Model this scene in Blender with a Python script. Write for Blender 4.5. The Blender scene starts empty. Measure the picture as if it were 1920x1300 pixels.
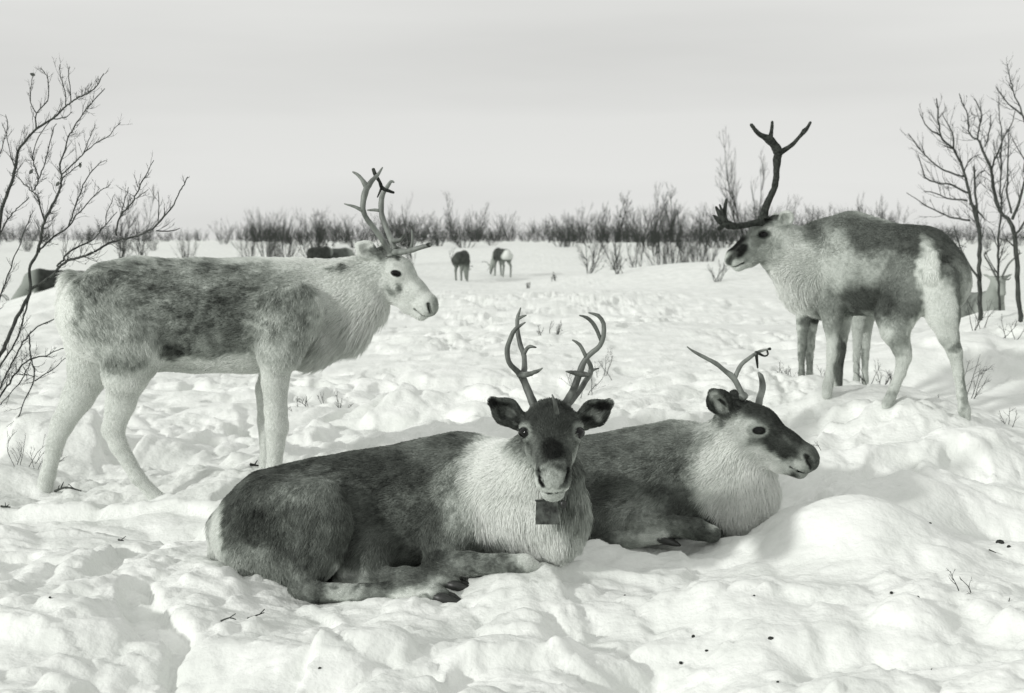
import bpy, math, random, time
import numpy as np
from mathutils import Vector
T0 = time.time()
# ------------------------------------------------------------------ camera, sky, sun
F = 2640.0; HY = 450.0; CH = 1.13
TH = math.atan((650 - HY) / F)
sc = bpy.context.scene
col = sc.collection
cd = bpy.data.cameras.new('camera'); cam = bpy.data.objects.new('camera', cd); col.objects.link(cam)
cam.location = (0, 0, CH); cam.rotation_euler = (math.pi / 2 - TH, 0, 0)
cd.sensor_width = 36; cd.lens = F / 1920 * 36; cd.clip_start = 0.05; cd.clip_end = 6000
cd.dof.use_dof = True; cd.dof.focus_distance = 4.6; cd.dof.aperture_fstop = 6.3
sc.camera = cam
SUN_EL, SUN_AZ = math.radians(19), math.radians(-126)     # azimuth measured from +Y (view direction) clockwise: left and a little behind the camera
world = bpy.data.worlds.new('World'); sc.world = world; world.use_nodes = True
wn = world.node_tree; wn.nodes.clear()
def wnode(t, **k):
    n = wn.nodes.new(t)
    for a, b in k.items(): setattr(n, a, b)
    return n
sky = wnode('ShaderNodeTexSky', sky_type='NISHITA', sun_disc=False)
sky.sun_elevation = SUN_EL; sky.sun_rotation = SUN_AZ; sky.dust_density = 2.0
bw = wnode('ShaderNodeRGBToBW')
geo = wnode('ShaderNodeTexCoord')
mp = wnode('ShaderNodeMapping'); mp.inputs['Scale'].default_value = (0.7, 0.7, 5.5)
nz = wnode('ShaderNodeTexNoise'); nz.inputs['Scale'].default_value = 1.9; nz.inputs['Detail'].default_value = 5; nz.inputs['Roughness'].default_value = 0.45
mr = wnode('ShaderNodeMapRange'); mr.inputs[1].default_value = 0.35; mr.inputs[2].default_value = 0.65; mr.inputs[3].default_value = 7.2; mr.inputs[4].default_value = 8.7
mix = wnode('ShaderNodeMix', data_type='FLOAT'); mix.inputs[0].default_value = 0.93     # a thin bright veil of cloud over the blue sky
tint = wnode('ShaderNodeVectorMath', operation='SCALE'); tint.inputs[0].default_value = (0.995, 1.0, 0.975)
bg = wnode('ShaderNodeBackground'); bg.inputs['Strength'].default_value = 0.090
wo = wnode('ShaderNodeOutputWorld')
L_ = wn.links.new
L_(sky.outputs[0], bw.inputs[0]); L_(geo.outputs['Generated'], mp.inputs[0]); L_(mp.outputs[0], nz.inputs['Vector']); L_(nz.outputs[0], mr.inputs[0])
sx = wnode('ShaderNodeSeparateXYZ'); hz = wnode('ShaderNodeMapRange', interpolation_type='SMOOTHSTEP'); hz.inputs[1].default_value = 0.0; hz.inputs[2].default_value = 0.11; hz.inputs[3].default_value = 1.07; hz.inputs[4].default_value = 1.0
hm = wnode('ShaderNodeMath', operation='MULTIPLY')                                       # the paler band low over the horizon
hi = wnode('ShaderNodeMapRange', interpolation_type='SMOOTHSTEP'); hi.inputs[1].default_value = 0.11; hi.inputs[2].default_value = 0.20; hi.inputs[3].default_value = 1.0; hi.inputs[4].default_value = 1.12
hm2 = wnode('ShaderNodeMath', operation='MULTIPLY'); L_(sx.outputs['Z'], hi.inputs[0])
L_(geo.outputs['Generated'], sx.inputs[0]); L_(sx.outputs['Z'], hz.inputs[0]); L_(mr.outputs[0], hm.inputs[0]); L_(hz.outputs[0], hm.inputs[1])
L_(bw.outputs[0], mix.inputs[2]); L_(hm.outputs[0], hm2.inputs[0]); L_(hi.outputs[0], hm2.inputs[1]); L_(hm2.outputs[0], mix.inputs[3]); L_(mix.outputs[0], tint.inputs['Scale'])
L_(tint.outputs[0], bg.inputs[0]); L_(bg.outputs[0], wo.inputs[0])
sl = bpy.data.lights.new('sun', 'SUN'); sl.energy = 2.25; sl.angle = math.radians(3); sl.color = (1.0, 0.995, 0.97)
so = bpy.data.objects.new('sun', sl); col.objects.link(so)
sdir = Vector((math.sin(SUN_AZ) * math.cos(SUN_EL), math.cos(SUN_AZ) * math.cos(SUN_EL), math.sin(SUN_EL)))
so.rotation_euler = (-sdir).to_track_quat('-Z', 'Y').to_euler(); so.location = (-4, -3, 6)
vs = sc.view_settings; sc.display_settings.display_device = 'sRGB'
vs.view_transform = 'Standard'; vs.look = 'None'; vs.exposure = 0.0; vs.gamma = 1.0; vs.use_curve_mapping = False
sc.cycles.max_bounces = 6; sc.cycles.diffuse_bounces = 3

# ------------------------------------------------------------------ helpers
rng = np.random.default_rng(7); random.seed(7)
def P(px, py, Y):
    """the place seen at photo position (px, py) that lies Y metres in front of the camera"""
    c, s = math.cos(TH), math.sin(TH)
    a, b = (px - 960) / F, (650 - py) / F
    dy = c + b * s; dz = -s + b * c
    t = Y / dy
    return np.array([a * t, Y, CH + dz * t])
def PM(Y): return Y / F
def srgb(v): return (v / 255.0) ** 2.2
def tag(o, label=None, cat=None, group=None, kind=None):
    if label: o['label'] = label
    if cat: o['category'] = cat
    if group: o['group'] = group
    if kind: o['kind'] = kind
    return o
def empty(name, loc):
    o = bpy.data.objects.new(name, None); col.objects.link(o); o.location = loc; o.empty_display_size = 0.1
    return o
def link(name, data, parent=None):
    o = bpy.data.objects.new(name, data); col.objects.link(o)
    if parent is not None:
        o.parent = parent; o.location = (-parent.location[0], -parent.location[1], -parent.location[2])
    return o
def mesh_np(name, V, faces, mat, smooth=True):
    me = bpy.data.meshes.new(name)
    V = np.asarray(V, dtype=np.float32); faces = np.asarray(faces, dtype=np.int32)
    k = faces.shape[1]
    me.vertices.add(len(V)); me.vertices.foreach_set('co', V.ravel())
    me.loops.add(faces.size); me.loops.foreach_set('vertex_index', faces.ravel())
    me.polygons.add(len(faces)); me.polygons.foreach_set('loop_start', np.arange(len(faces), dtype=np.int32) * k)
    me.update(calc_edges=True)
    if smooth: me.polygons.foreach_set('use_smooth', np.ones(len(faces), bool))
    me.materials.append(mat); me.update()
    return me
# lattice noise, 3D, vectorised
_perm = rng.permutation(256).astype(np.int64); _perm = np.concatenate([_perm, _perm, _perm])
_val = rng.random(256).astype(np.float32) * 2 - 1
def noise3(p):
    p = np.asarray(p, dtype=np.float64); i = np.floor(p).astype(np.int64); f = p - i; u = f * f * f * (f * (f * 6 - 15) + 10)
    i &= 255
    def h(a, b, c): return _val[_perm[_perm[_perm[a & 255] + (b & 255)] + (c & 255)]]
    x, y, z = i[..., 0], i[..., 1], i[..., 2]; ux, uy, uz = u[..., 0], u[..., 1], u[..., 2]
    def lx(b, c): return h(x, b, c) * (1 - ux) + h(x + 1, b, c) * ux
    a = lx(y, z) * (1 - uy) + lx(y + 1, z) * uy
    b = lx(y, z + 1) * (1 - uy) + lx(y + 1, z + 1) * uy
    return a * (1 - uz) + b * uz
def fbm3(p, o=3, g=0.5):
    s = 0; a = 1; t = 0
    for k in range(o): s = s + a * noise3(p * 2.03 ** k + 17.3 * k); t += a; a *= g
    return s / t
def noise2(x, y, f, seed=0.0): return noise3(np.stack([x * f, y * f, np.full_like(x, seed)], -1))
def sstep(a, b, x): t = np.clip((x - a) / (b - a), 0, 1); return t * t * (3 - 2 * t)

# ------------------------------------------------------------------ materials
def material(name, rgb, rough=0.8, spec=0.3):
    m = bpy.data.materials.new(name); m.use_nodes = True
    b = m.node_tree.nodes['Principled BSDF']
    b.inputs['Base Color'].default_value = (*rgb, 1); b.inputs['Roughness'].default_value = rough; b.inputs['Specular IOR Level'].default_value = spec
    return m, m.node_tree, b
def grey(v): return (v * (0.90 + .09 * v), v * 1.0, v * (0.89 + .085 * v))
def noisy(name, lo, hi, scale, rough=0.8, spec=0.3, bump=0.0, bscale=None, stretch=(1, 1, 1)):
    m, nt, b = material(name, grey(lo), rough, spec)
    tc = nt.nodes.new('ShaderNodeTexCoord'); mp_ = nt.nodes.new('ShaderNodeMapping'); mp_.inputs['Scale'].default_value = stretch
    n = nt.nodes.new('ShaderNodeTexNoise'); n.inputs['Scale'].default_value = scale; n.inputs['Detail'].default_value = 6
    r = nt.nodes.new('ShaderNodeValToRGB'); r.color_ramp.elements[0].position = 0.35; r.color_ramp.elements[1].position = 0.65
    r.color_ramp.elements[0].color = (*grey(lo), 1); r.color_ramp.elements[1].color = (*grey(hi), 1)
    nt.links.new(tc.outputs['Object'], mp_.inputs[0]); nt.links.new(mp_.outputs[0], n.inputs['Vector'])
    nt.links.new(n.outputs[0], r.inputs[0]); nt.links.new(r.outputs[0], b.inputs['Base Color'])
    if bump:
        n2 = nt.nodes.new('ShaderNodeTexNoise'); n2.inputs['Scale'].default_value = bscale or scale; n2.inputs['Detail'].default_value = 5
        nt.links.new(mp_.outputs[0], n2.inputs['Vector'])
        bp = nt.nodes.new('ShaderNodeBump'); bp.inputs['Strength'].default_value = 1.0; bp.inputs['Distance'].default_value = bump
        nt.links.new(n2.outputs[0], bp.inputs['Height']); nt.links.new(bp.outputs[0], b.inputs['Normal'])
    return m
M_snow = noisy('snow', 0.74, 0.85, 4.5, rough=0.6, spec=0.2, bump=0.006, bscale=38)  # grey patches: light soiling and soft shade, both put into the colour
M_bark = noisy('birch_bark', 0.026, 0.08, 60, rough=0.85, bump=0.002, bscale=200, stretch=(1, 1, 0.3))
M_bark_far = noisy('far_bark', 0.03, 0.065, 3, rough=0.9)
M_twig = noisy('twig_bark', 0.03, 0.07, 80, rough=0.85)
M_leaf = noisy('dead_leaf', 0.05, 0.11, 90, rough=0.7)
M_antler = noisy('antler_bone', 0.05, 0.17, 26, rough=0.5, spec=0.4, bump=0.0015, bscale=120, stretch=(1, 1, 0.35))
M_antler_light = noisy('antler_bone_light', 0.10, 0.26, 26, rough=0.5, spec=0.4, bump=0.0015, bscale=120, stretch=(1, 1, 0.35))
M_velvet = noisy('antler_velvet', 0.02, 0.06, 60, rough=0.95, spec=0.1, bump=0.002, bscale=150)
M_eye = material('eye', grey(0.004), 0.04, 0.28)[0]
M_hoof = noisy('hoof_horn', 0.012, 0.03, 60, rough=0.45, spec=0.5)
M_leather = noisy('collar_leather', 0.02, 0.045, 50, rough=0.6)
M_wood = noisy('tag_wood', 0.018, 0.10, 38, rough=0.7, bump=0.003, bscale=120)
M_dark = noisy('dung', 0.015, 0.035, 80, rough=0.8)
def attr_mat(name, rough, spec):
    m, nt, b = material(name, grey(0.4), rough, spec)
    a = nt.nodes.new('ShaderNodeAttribute'); a.attribute_name = 'coat'
    nt.links.new(a.outputs['Color'], b.inputs['Base Color'])
    return m
M_coat = attr_mat('reindeer_hide', 0.85, 0.15)
M_fur = attr_mat('reindeer_fur', 0.75, 0.2)
_nt = M_fur.node_tree; _tr = _nt.nodes.new('ShaderNodeBsdfTranslucent'); _mx = _nt.nodes.new('ShaderNodeMixShader'); _mx.inputs[0].default_value = 0.3      # hairs let some light through
_at = next(n for n in _nt.nodes if n.type == 'ATTRIBUTE'); _nt.links.new(_at.outputs['Color'], _tr.inputs[0]); _nt.links.new(_nt.nodes['Principled BSDF'].outputs[0], _mx.inputs[1]); _nt.links.new(_tr.outputs[0], _mx.inputs[2]); _nt.links.new(_mx.outputs[0], _nt.nodes['Material Output'].inputs[0])

# ------------------------------------------------------------------ snow ground
_anchors = []          # (x, y, z, sigma)
def ground_at(px, py, Y, sig=0.3):
    p = P(px, py, Y); _anchors.append((p[0], p[1], p[2], sig))
# where hooves, bellies and drifts meet the snow
for a in [(75, 945, 5.98, .22), (315, 948, 5.75, .22), (190, 950, 5.8, .3), (512, 905, 5.85, .3), (420, 900, 5.8, .3),
          (560, 1134, 4.30, .25), (700, 1146, 4.24, .25), (840, 1146, 4.22, .25), (450, 1085, 4.5, .22), (390, 1060, 4.65, .2), (1000, 1085, 4.26, .25), (1085, 1070, 4.4, .2),
          (660, 1075, 4.75, .3), (880, 1060, 4.75, .3), (1180, 1035, 4.82, .2), (1330, 1025, 4.85, .2), (1430, 985, 4.95, .2), (1250, 1010, 5.1, .3),
          (1668, 760, 7.12, .35), (1806, 782, 7.1, .35), (1552, 735, 7.7, .35), (1575, 735, 7.95, .35), (1505, 712, 8.5, .4), (1610, 735, 8.6, .4),
          (1640, 720, 7.9, .5), (1840, 600, 12, .6), (1876, 580, 12.6, .6), (1914, 598, 11.4, .6), (1838, 640, 14.2, .8), (1700, 640, 11, 1.2), (70, 606, 24, 2.5), (120, 606, 24, 2.5),
          (1100, 514, 42, 3), (1200, 507, 43, 3), (1300, 503, 43, 3), (1400, 485, 40, 4), (500, 484, 50, 4), (590, 490, 45, 3), (240, 496, 22, 2.5), (866, 530, 48, 2.5), (941, 518, 51, 2.5), (618, 491, 41, 3),
          (60, 800, 6.6, .5), (1900, 640, 10, 1.2), (900, 775, 7.4, .8), (900, 640, 12.5, 1.5), (1200, 600, 14, 2), (300, 640, 12.5, 1.5), (1300, 700, 8.6, .8),
          (1545, 948, 4.72, .25), (1600, 930, 4.66, .3), (1660, 945, 4.6, .3), (1720, 985, 4.5, .3), (1880, 1050, 4.4, .25), (1500, 950, 4.75, .2), (1500, 1120, 4.0, .3), (1300, 1100, 4.1, .25),
          (1560, 905, 5.2, .25), (1700, 900, 5.3, .3), (1620, 845, 5.7, .25), (1750, 815, 5.8, .3), (1870, 805, 5.9, .3), (1530, 870, 5.6, .25)]:
    ground_at(*a)
_bumps = []            # extra mounds and hollows: (px, py, Y, radius x, radius y, height)
for a in [(260, 1230, 3.55, .16, .14, -.07), (330, 1280, 3.4, .12, .12, -.07), (80, 1180, 3.8, .3, .2, .03), (440, 1190, 3.75, .22, .12, .035),
          (1245, 1240, 3.55, .13, .18, -.11), (1100, 1250, 3.5, .25, .12, .03), (1150, 1130, 3.95, .35, .10, -.035), (700, 1190, 3.7, .3, .15, .025),
          (90, 850, 6.35, .45, .2, -.10), (60, 790, 6.7, .6, .15, .10), (400, 730, 7.6, .6, .4, -.06), (760, 790, 7.3, .6, .22, -.08), (780, 752, 7.9, .8, .2, .08),
          (620, 690, 8.9, .9, .2, .07), (600, 850, 6.5, .35, .3, .05), (990, 560, 17, 3.5, 1.0, -.12), (1180, 540, 21, 6, 1.5, .18), (950, 700, 9.3, .8, .3, -.06),
          (1850, 670, 9.2, 1.1, .35, -.09), (1860, 870, 5.35, .35, .18, .09), (1640, 860, 5.35, .1, .25, -.05), (1900, 900, 5.0, .2, .15, -.06), (1450, 920, 5.25, .25, .2, -.05),
          (1250, 900, 5.6, .5, .3, -.0), (1780, 1130, 3.95, .4, .25, .05), (85, 600, 21, 3.0, 3.4, -.55), (1450, 1210, 3.7, .14, .10, .035), (1560, 1240, 3.6, .16, .1, -.04), (950, 1190, 3.75, .14, .1, .025), (600, 1240, 3.6, .2, .14, .04), (150, 1060, 4.6, .3, .2, .04), (260, 1010, 5.1, .25, .16, -.04), (1380, 1130, 3.95, .12, .1, .03), (780, 1250, 3.55, .16, .12, -.03), (1820, 1180, 3.8, .06, .2, -.03)]:
    p = P(a[0], a[1], a[2]); _bumps.append((p[0], p[1], a[3], a[4], a[5]))
def base_z(x, y):
    z = np.interp(y, [-20, 4, 8, 12, 20, 30, 40, 48, 56, 66, 80, 95, 130, 400, 3000], [0.0, 0.03, 0.09, 0.12, 0.10, 0.02, -.16, -.29, -.12, .2, .62, .90, 1.0, 1.1, 1.1])
    return z
def med_z(x, y):
    far = sstep(9, 30, y)
    z = 0.05 * noise2(x, y, 0.55, 3.1) * (1 - 0.2 * far) + 0.16 * far * (1 - sstep(100, 400, y)) * noise2(x, y, 0.11, 9.7)
    for bx, by, rx, ry, h in _bumps:
        z = z + h * np.exp(-((x - bx) / rx) ** 2 - ((y - by) / ry) ** 2)
    return z
A = np.array(_anchors)
def _rbf_solve():
    d = np.hypot(A[:, None, 0] - A[None, :, 0], A[:, None, 1] - A[None, :, 1])
    K = np.exp(-(d / A[None, :, 3]) ** 2) + np.eye(len(A)) * 0.08
    res = A[:, 2] - base_z(A[:, 0], A[:, 1]) - med_z(A[:, 0], A[:, 1])
    return np.linalg.solve(K, res)
AW = _rbf_solve()
def snow_low(x, y):
    x = np.asarray(x, float); y = np.asarray(y, float)
    z = base_z(x, y) + med_z(x, y)
    for (ax, ay, az, s), w in zip(A, AW):
        z = z + w * np.exp(-((x - ax) ** 2 + (y - ay) ** 2) / s ** 2)
    return z
def clods(x, y, cell, prob, seed, rlo=.28, rhi=.55):
    """rounded chunks of crust, one here and there per cell"""
    cx, cy = np.floor(x / cell).astype(np.int64), np.floor(y / cell).astype(np.int64); out = np.zeros_like(x)
    for di in (-1, 0, 1):
        for dj in (-1, 0, 1):
            a, b = (cx + di) & 255, (cy + dj) & 255
            h = lambda k: (_val[_perm[_perm[_perm[a] + b] + k + seed]] + 1) / 2
            px_, py_ = (cx + di + h(1)) * cell, (cy + dj + h(2)) * cell; r_ = cell * (rlo + (rhi - rlo) * h(3)); an = h(4) * 6.28; st = .65 + .5 * h(6)
            u, v = (x - px_) * np.cos(an) + (y - py_) * np.sin(an), -(x - px_) * np.sin(an) + (y - py_) * np.cos(an)
            d = ((u * st) ** 2 + (v / st) ** 2) / r_ ** 2
            out = np.maximum(out, np.sqrt(np.clip(1 - d, 0, 1)) * (h(5) < prob) * (.4 + .6 * h(7)) * r_)
    return out
def snow_z(x, y):
    z = snow_low(x, y)
    wx = x + 0.06 * noise2(x, y, 4.0, 21.0) + 0.25 * noise2(x, y, 1.1, 22.0); wy = y + 0.06 * noise2(x, y, 4.0, 31.0) + 0.25 * noise2(x, y, 1.1, 32.0)
    # trampled, lumpy snow: puffy lumps with creases between them, patchy in strength
    patch = sstep(-0.45, 0.35, noise2(x, y, 0.8, 5.5)) * 0.85 + 0.15; patch = np.maximum(patch, .62 * (1 - sstep(7, 11, y)))
    smooth = np.exp(-((x - 1.15) / .55) ** 2 - ((y - 4.55) / .4) ** 2)               # the smooth drift at the right
    patch = patch * (1 - 0.5 * np.clip(smooth, 0, 1))
    fade = 1 - 0.75 * sstep(14, 40, y)
    b1 = np.abs(noise2(wx, wy, 2.6, 1.0)); b2 = np.abs(noise2(wx, wy, 6.1, 2.0)); b3 = np.abs(noise2(wx, wy, 13.0, 4.0)); b4 = np.abs(noise2(wx + .03 * noise2(x, y, 20., 8.), wy, 27.0, 6.0))
    rough = sstep(-.25, .45, noise2(x, y, 1.7, 61.0)) * .9 + .1
    lump = 0.050 * (b1 - .3) + 0.042 * (b2 - .3) + (0.024 * (b3 - .3) + 0.011 * (b4 - .3)) * rough + 0.002 * noise2(wx, wy, 60.0, 7.0)
    # steps and broken crust: plateau edges
    pl = noise2(wx, wy, 2.2, 41.0); step = 0.045 * (sstep(-0.05, 0.08, pl) - 0.5) * sstep(-.1, .4, noise2(x, y, 0.9, 43.0))
    near = 1 - sstep(10, 16, y); wx2, wy2 = x + .012 * noise2(x, y, 25., 71.) + .03 * noise2(x, y, 9., 72.), y + .012 * noise2(x, y, 25., 73.) + .03 * noise2(x, y, 9., 74.)
    rub = np.maximum(sstep(-.2, .35, noise2(x, y, 1.3, 63.0)), .6 * (1 - sstep(4.2, 5.0, y)) + .3 * (1 - sstep(6, 9, y))); rub2 = np.maximum(sstep(-.3, .3, noise2(x, y, 2.1, 64.0)), .75 * (1 - sstep(4.3, 5.4, y)))
    sx_ = 1 - .35 * sstep(6, 9, y); chunk = (1 - .45 * sstep(6.5, 9, y)) * (.42 * clods(wx2 * sx_, wy2, .21, .55, 3) * rub + .45 * clods(wx2, wy2, .10, .6, 11) * np.maximum(rub, rub2 * .7) + .45 * clods(wx2, wy2, .052, .55, 19) * rub2) * near * (1 - .45 * np.clip(smooth, 0, 1))
    crater = clods(wx, wy, .47, .55, 29, .16, .30); chunk = chunk - .55 * crater * (1 - smooth) * (1 - .5 * sstep(12, 24, y))
    # deep hoof holes
    hole = -0.07 * sstep(0.52, 0.72, noise2(wx, wy, 4.4, 51.0)) * sstep(-.3, .3, noise2(x, y, .7, 53.0)) * (1 - 0.6 * sstep(14, 30, y))
    return z + (chunk + lump * patch + step * (1 - smooth) + hole * patch) * fade
def axis(lo, hi, segs):
    """axis coordinates whose step follows (position, step) pairs"""
    out = [lo]; xs_ = [s[0] for s in segs]; st = [s[1] for s in segs]
    while out[-1] < hi: out.append(out[-1] + float(np.interp(out[-1], xs_, st)))
    return np.array(out)
gx = axis(-900, 900, [(-900, 60), (-60, 3), (-12, .35), (-4, .05), (-2.1, .0135), (2.1, .0135), (4, .05), (12, .35), (60, 3), (900, 60)])
gy = axis(-30, 3000, [(-30, 2), (0, .2), (2.4, .04), (3.0, .012), (5.0, .013), (6.5, .017), (9, .03), (14, .07), (30, .25), (60, .6), (100, 3), (3000, 200)])
XX, YY = np.meshgrid(gx, gy, indexing='ij')
ZZ = snow_z(XX, YY)
nx_, ny_ = len(gx), len(gy)
idx = np.arange(nx_ * ny_).reshape(nx_, ny_)
fc = np.stack([idx[:-1, :-1], idx[1:, :-1], idx[1:, 1:], idx[:-1, 1:]], -1).reshape(-1, 4)
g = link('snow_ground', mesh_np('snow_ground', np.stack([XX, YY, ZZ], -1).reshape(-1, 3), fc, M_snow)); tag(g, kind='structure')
print('ground', len(fc), round(time.time() - T0, 1))
def on_snow(x, y): return float(snow_z(np.array([x]), np.array([y]))[0])

# ------------------------------------------------------------------ tubes and twigs
class Tubes:
    def __init__(s): s.V = []; s.Fq = []; s.n = 0
    def add(s, pts, rad, sides=6):
        pts = np.asarray(pts, float); rad = np.asarray(rad, float); m = len(pts)
        t = np.gradient(pts, axis=0); t /= np.linalg.norm(t, axis=1)[:, None] + 1e-9
        ref = np.array([0.31, 0.9, 0.2]) if abs(t[0, 1]) < .8 else np.array([1.0, 0, 0.1])
        u = np.cross(t, ref); u /= np.linalg.norm(u, axis=1)[:, None] + 1e-9; v = np.cross(t, u)
        a = np.arange(sides) * 2 * math.pi / sides
        ring = pts[:, None] + rad[:, None, None] * (np.cos(a)[None, :, None] * u[:, None] + np.sin(a)[None, :, None] * v[:, None])
        s.V.append(ring.reshape(-1, 3)); i = np.arange(m * sides).reshape(m, sides) + s.n
        j = np.roll(i, -1, axis=1)
        s.Fq.append(np.stack([i[:-1], j[:-1], j[1:], i[1:]], -1).reshape(-1, 4))
        s.V.append(np.stack([pts[0] - t[0] * rad[0] * .5, pts[-1] + t[-1] * rad[-1] * .8])); c0 = s.n + m * sides; c1 = c0 + 1
        s.Fq.append(np.stack([np.full(sides, c0), np.full(sides, c0), j[0], i[0]], -1)); s.Fq.append(np.stack([i[-1], j[-1], np.full(sides, c1), np.full(sides, c1)], -1))
        s.n += m * sides + 2
    def build(s, name, mat, parent=None):
        V = np.concatenate(s.V); Fq = np.concatenate(s.Fq)
        me = bpy.data.meshes.new(name)
        faces = [tuple(dict.fromkeys(f)) for f in Fq.tolist()]
        me.from_pydata(V.tolist(), [], faces); me.polygons.foreach_set('use_smooth', np.ones(len(faces), bool)); me.materials.append(mat); me.update()
        return link(name, me, parent)
def smooth_path(pts, rad, step):
    pts = np.asarray(pts, float); rad = np.asarray(rad, float)
    if len(pts) < 3:
        n = max(2, int(np.linalg.norm(pts[-1] - pts[0]) / step)); t = np.linspace(0, 1, n + 1)[:, None]
        return pts[0] * (1 - t) + pts[-1] * t, rad[0] * (1 - t[:, 0]) + rad[-1] * t[:, 0]
    q = np.vstack([2 * pts[0] - pts[1], pts, 2 * pts[-1] - pts[-2]]); out = []; ro = []
    for i in range(1, len(q) - 2):
        n = max(2, int(np.linalg.norm(q[i + 1] - q[i]) / step))
        for k in range(n):
            t = k / n; a, b, c, d = q[i - 1:i + 3]
            out.append(0.5 * ((2 * b) + (-a + c) * t + (2 * a - 5 * b + 4 * c - d) * t * t + (-a + 3 * b - 3 * c + d) * t ** 3)); ro.append(rad[i - 1] * (1 - t) + rad[i] * t)
    out.append(pts[-1]); ro.append(rad[-1])
    return np.array(out), np.array(ro)
def norm(v): return v / (np.linalg.norm(v) + 1e-9)
def twig(T, R, p, d, length, r, depth, sides=3, up=0.12):
    """one crooked twig with its side twigs"""
    n = 5; pts = [p]; dd = norm(d)
    for k in range(n):
        dd = norm(dd + R.normal(0, .14, 3) + np.array([0, 0, up])); pts.append(pts[-1] + dd * length / n)
    pts = np.array(pts); T.add(pts, np.linspace(r, r * .35, n + 1), sides)
    if depth > 0:
        for k in range(R.integers(2, 5)):
            t = R.uniform(.2, .92); i = min(n - 1, int(t * n)); q = pts[i] + (pts[i + 1] - pts[i]) * (t * n - i)
            ax = norm(np.cross(pts[i + 1] - pts[i], R.normal(0, 1, 3))); w = norm(norm(pts[i + 1] - pts[i]) + ax * R.uniform(.45, .9))
            twig(T, R, q, w, length * R.uniform(.35, .6) * (1.1 - .4 * t), r * .55, depth - 1, 3, up)

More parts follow.
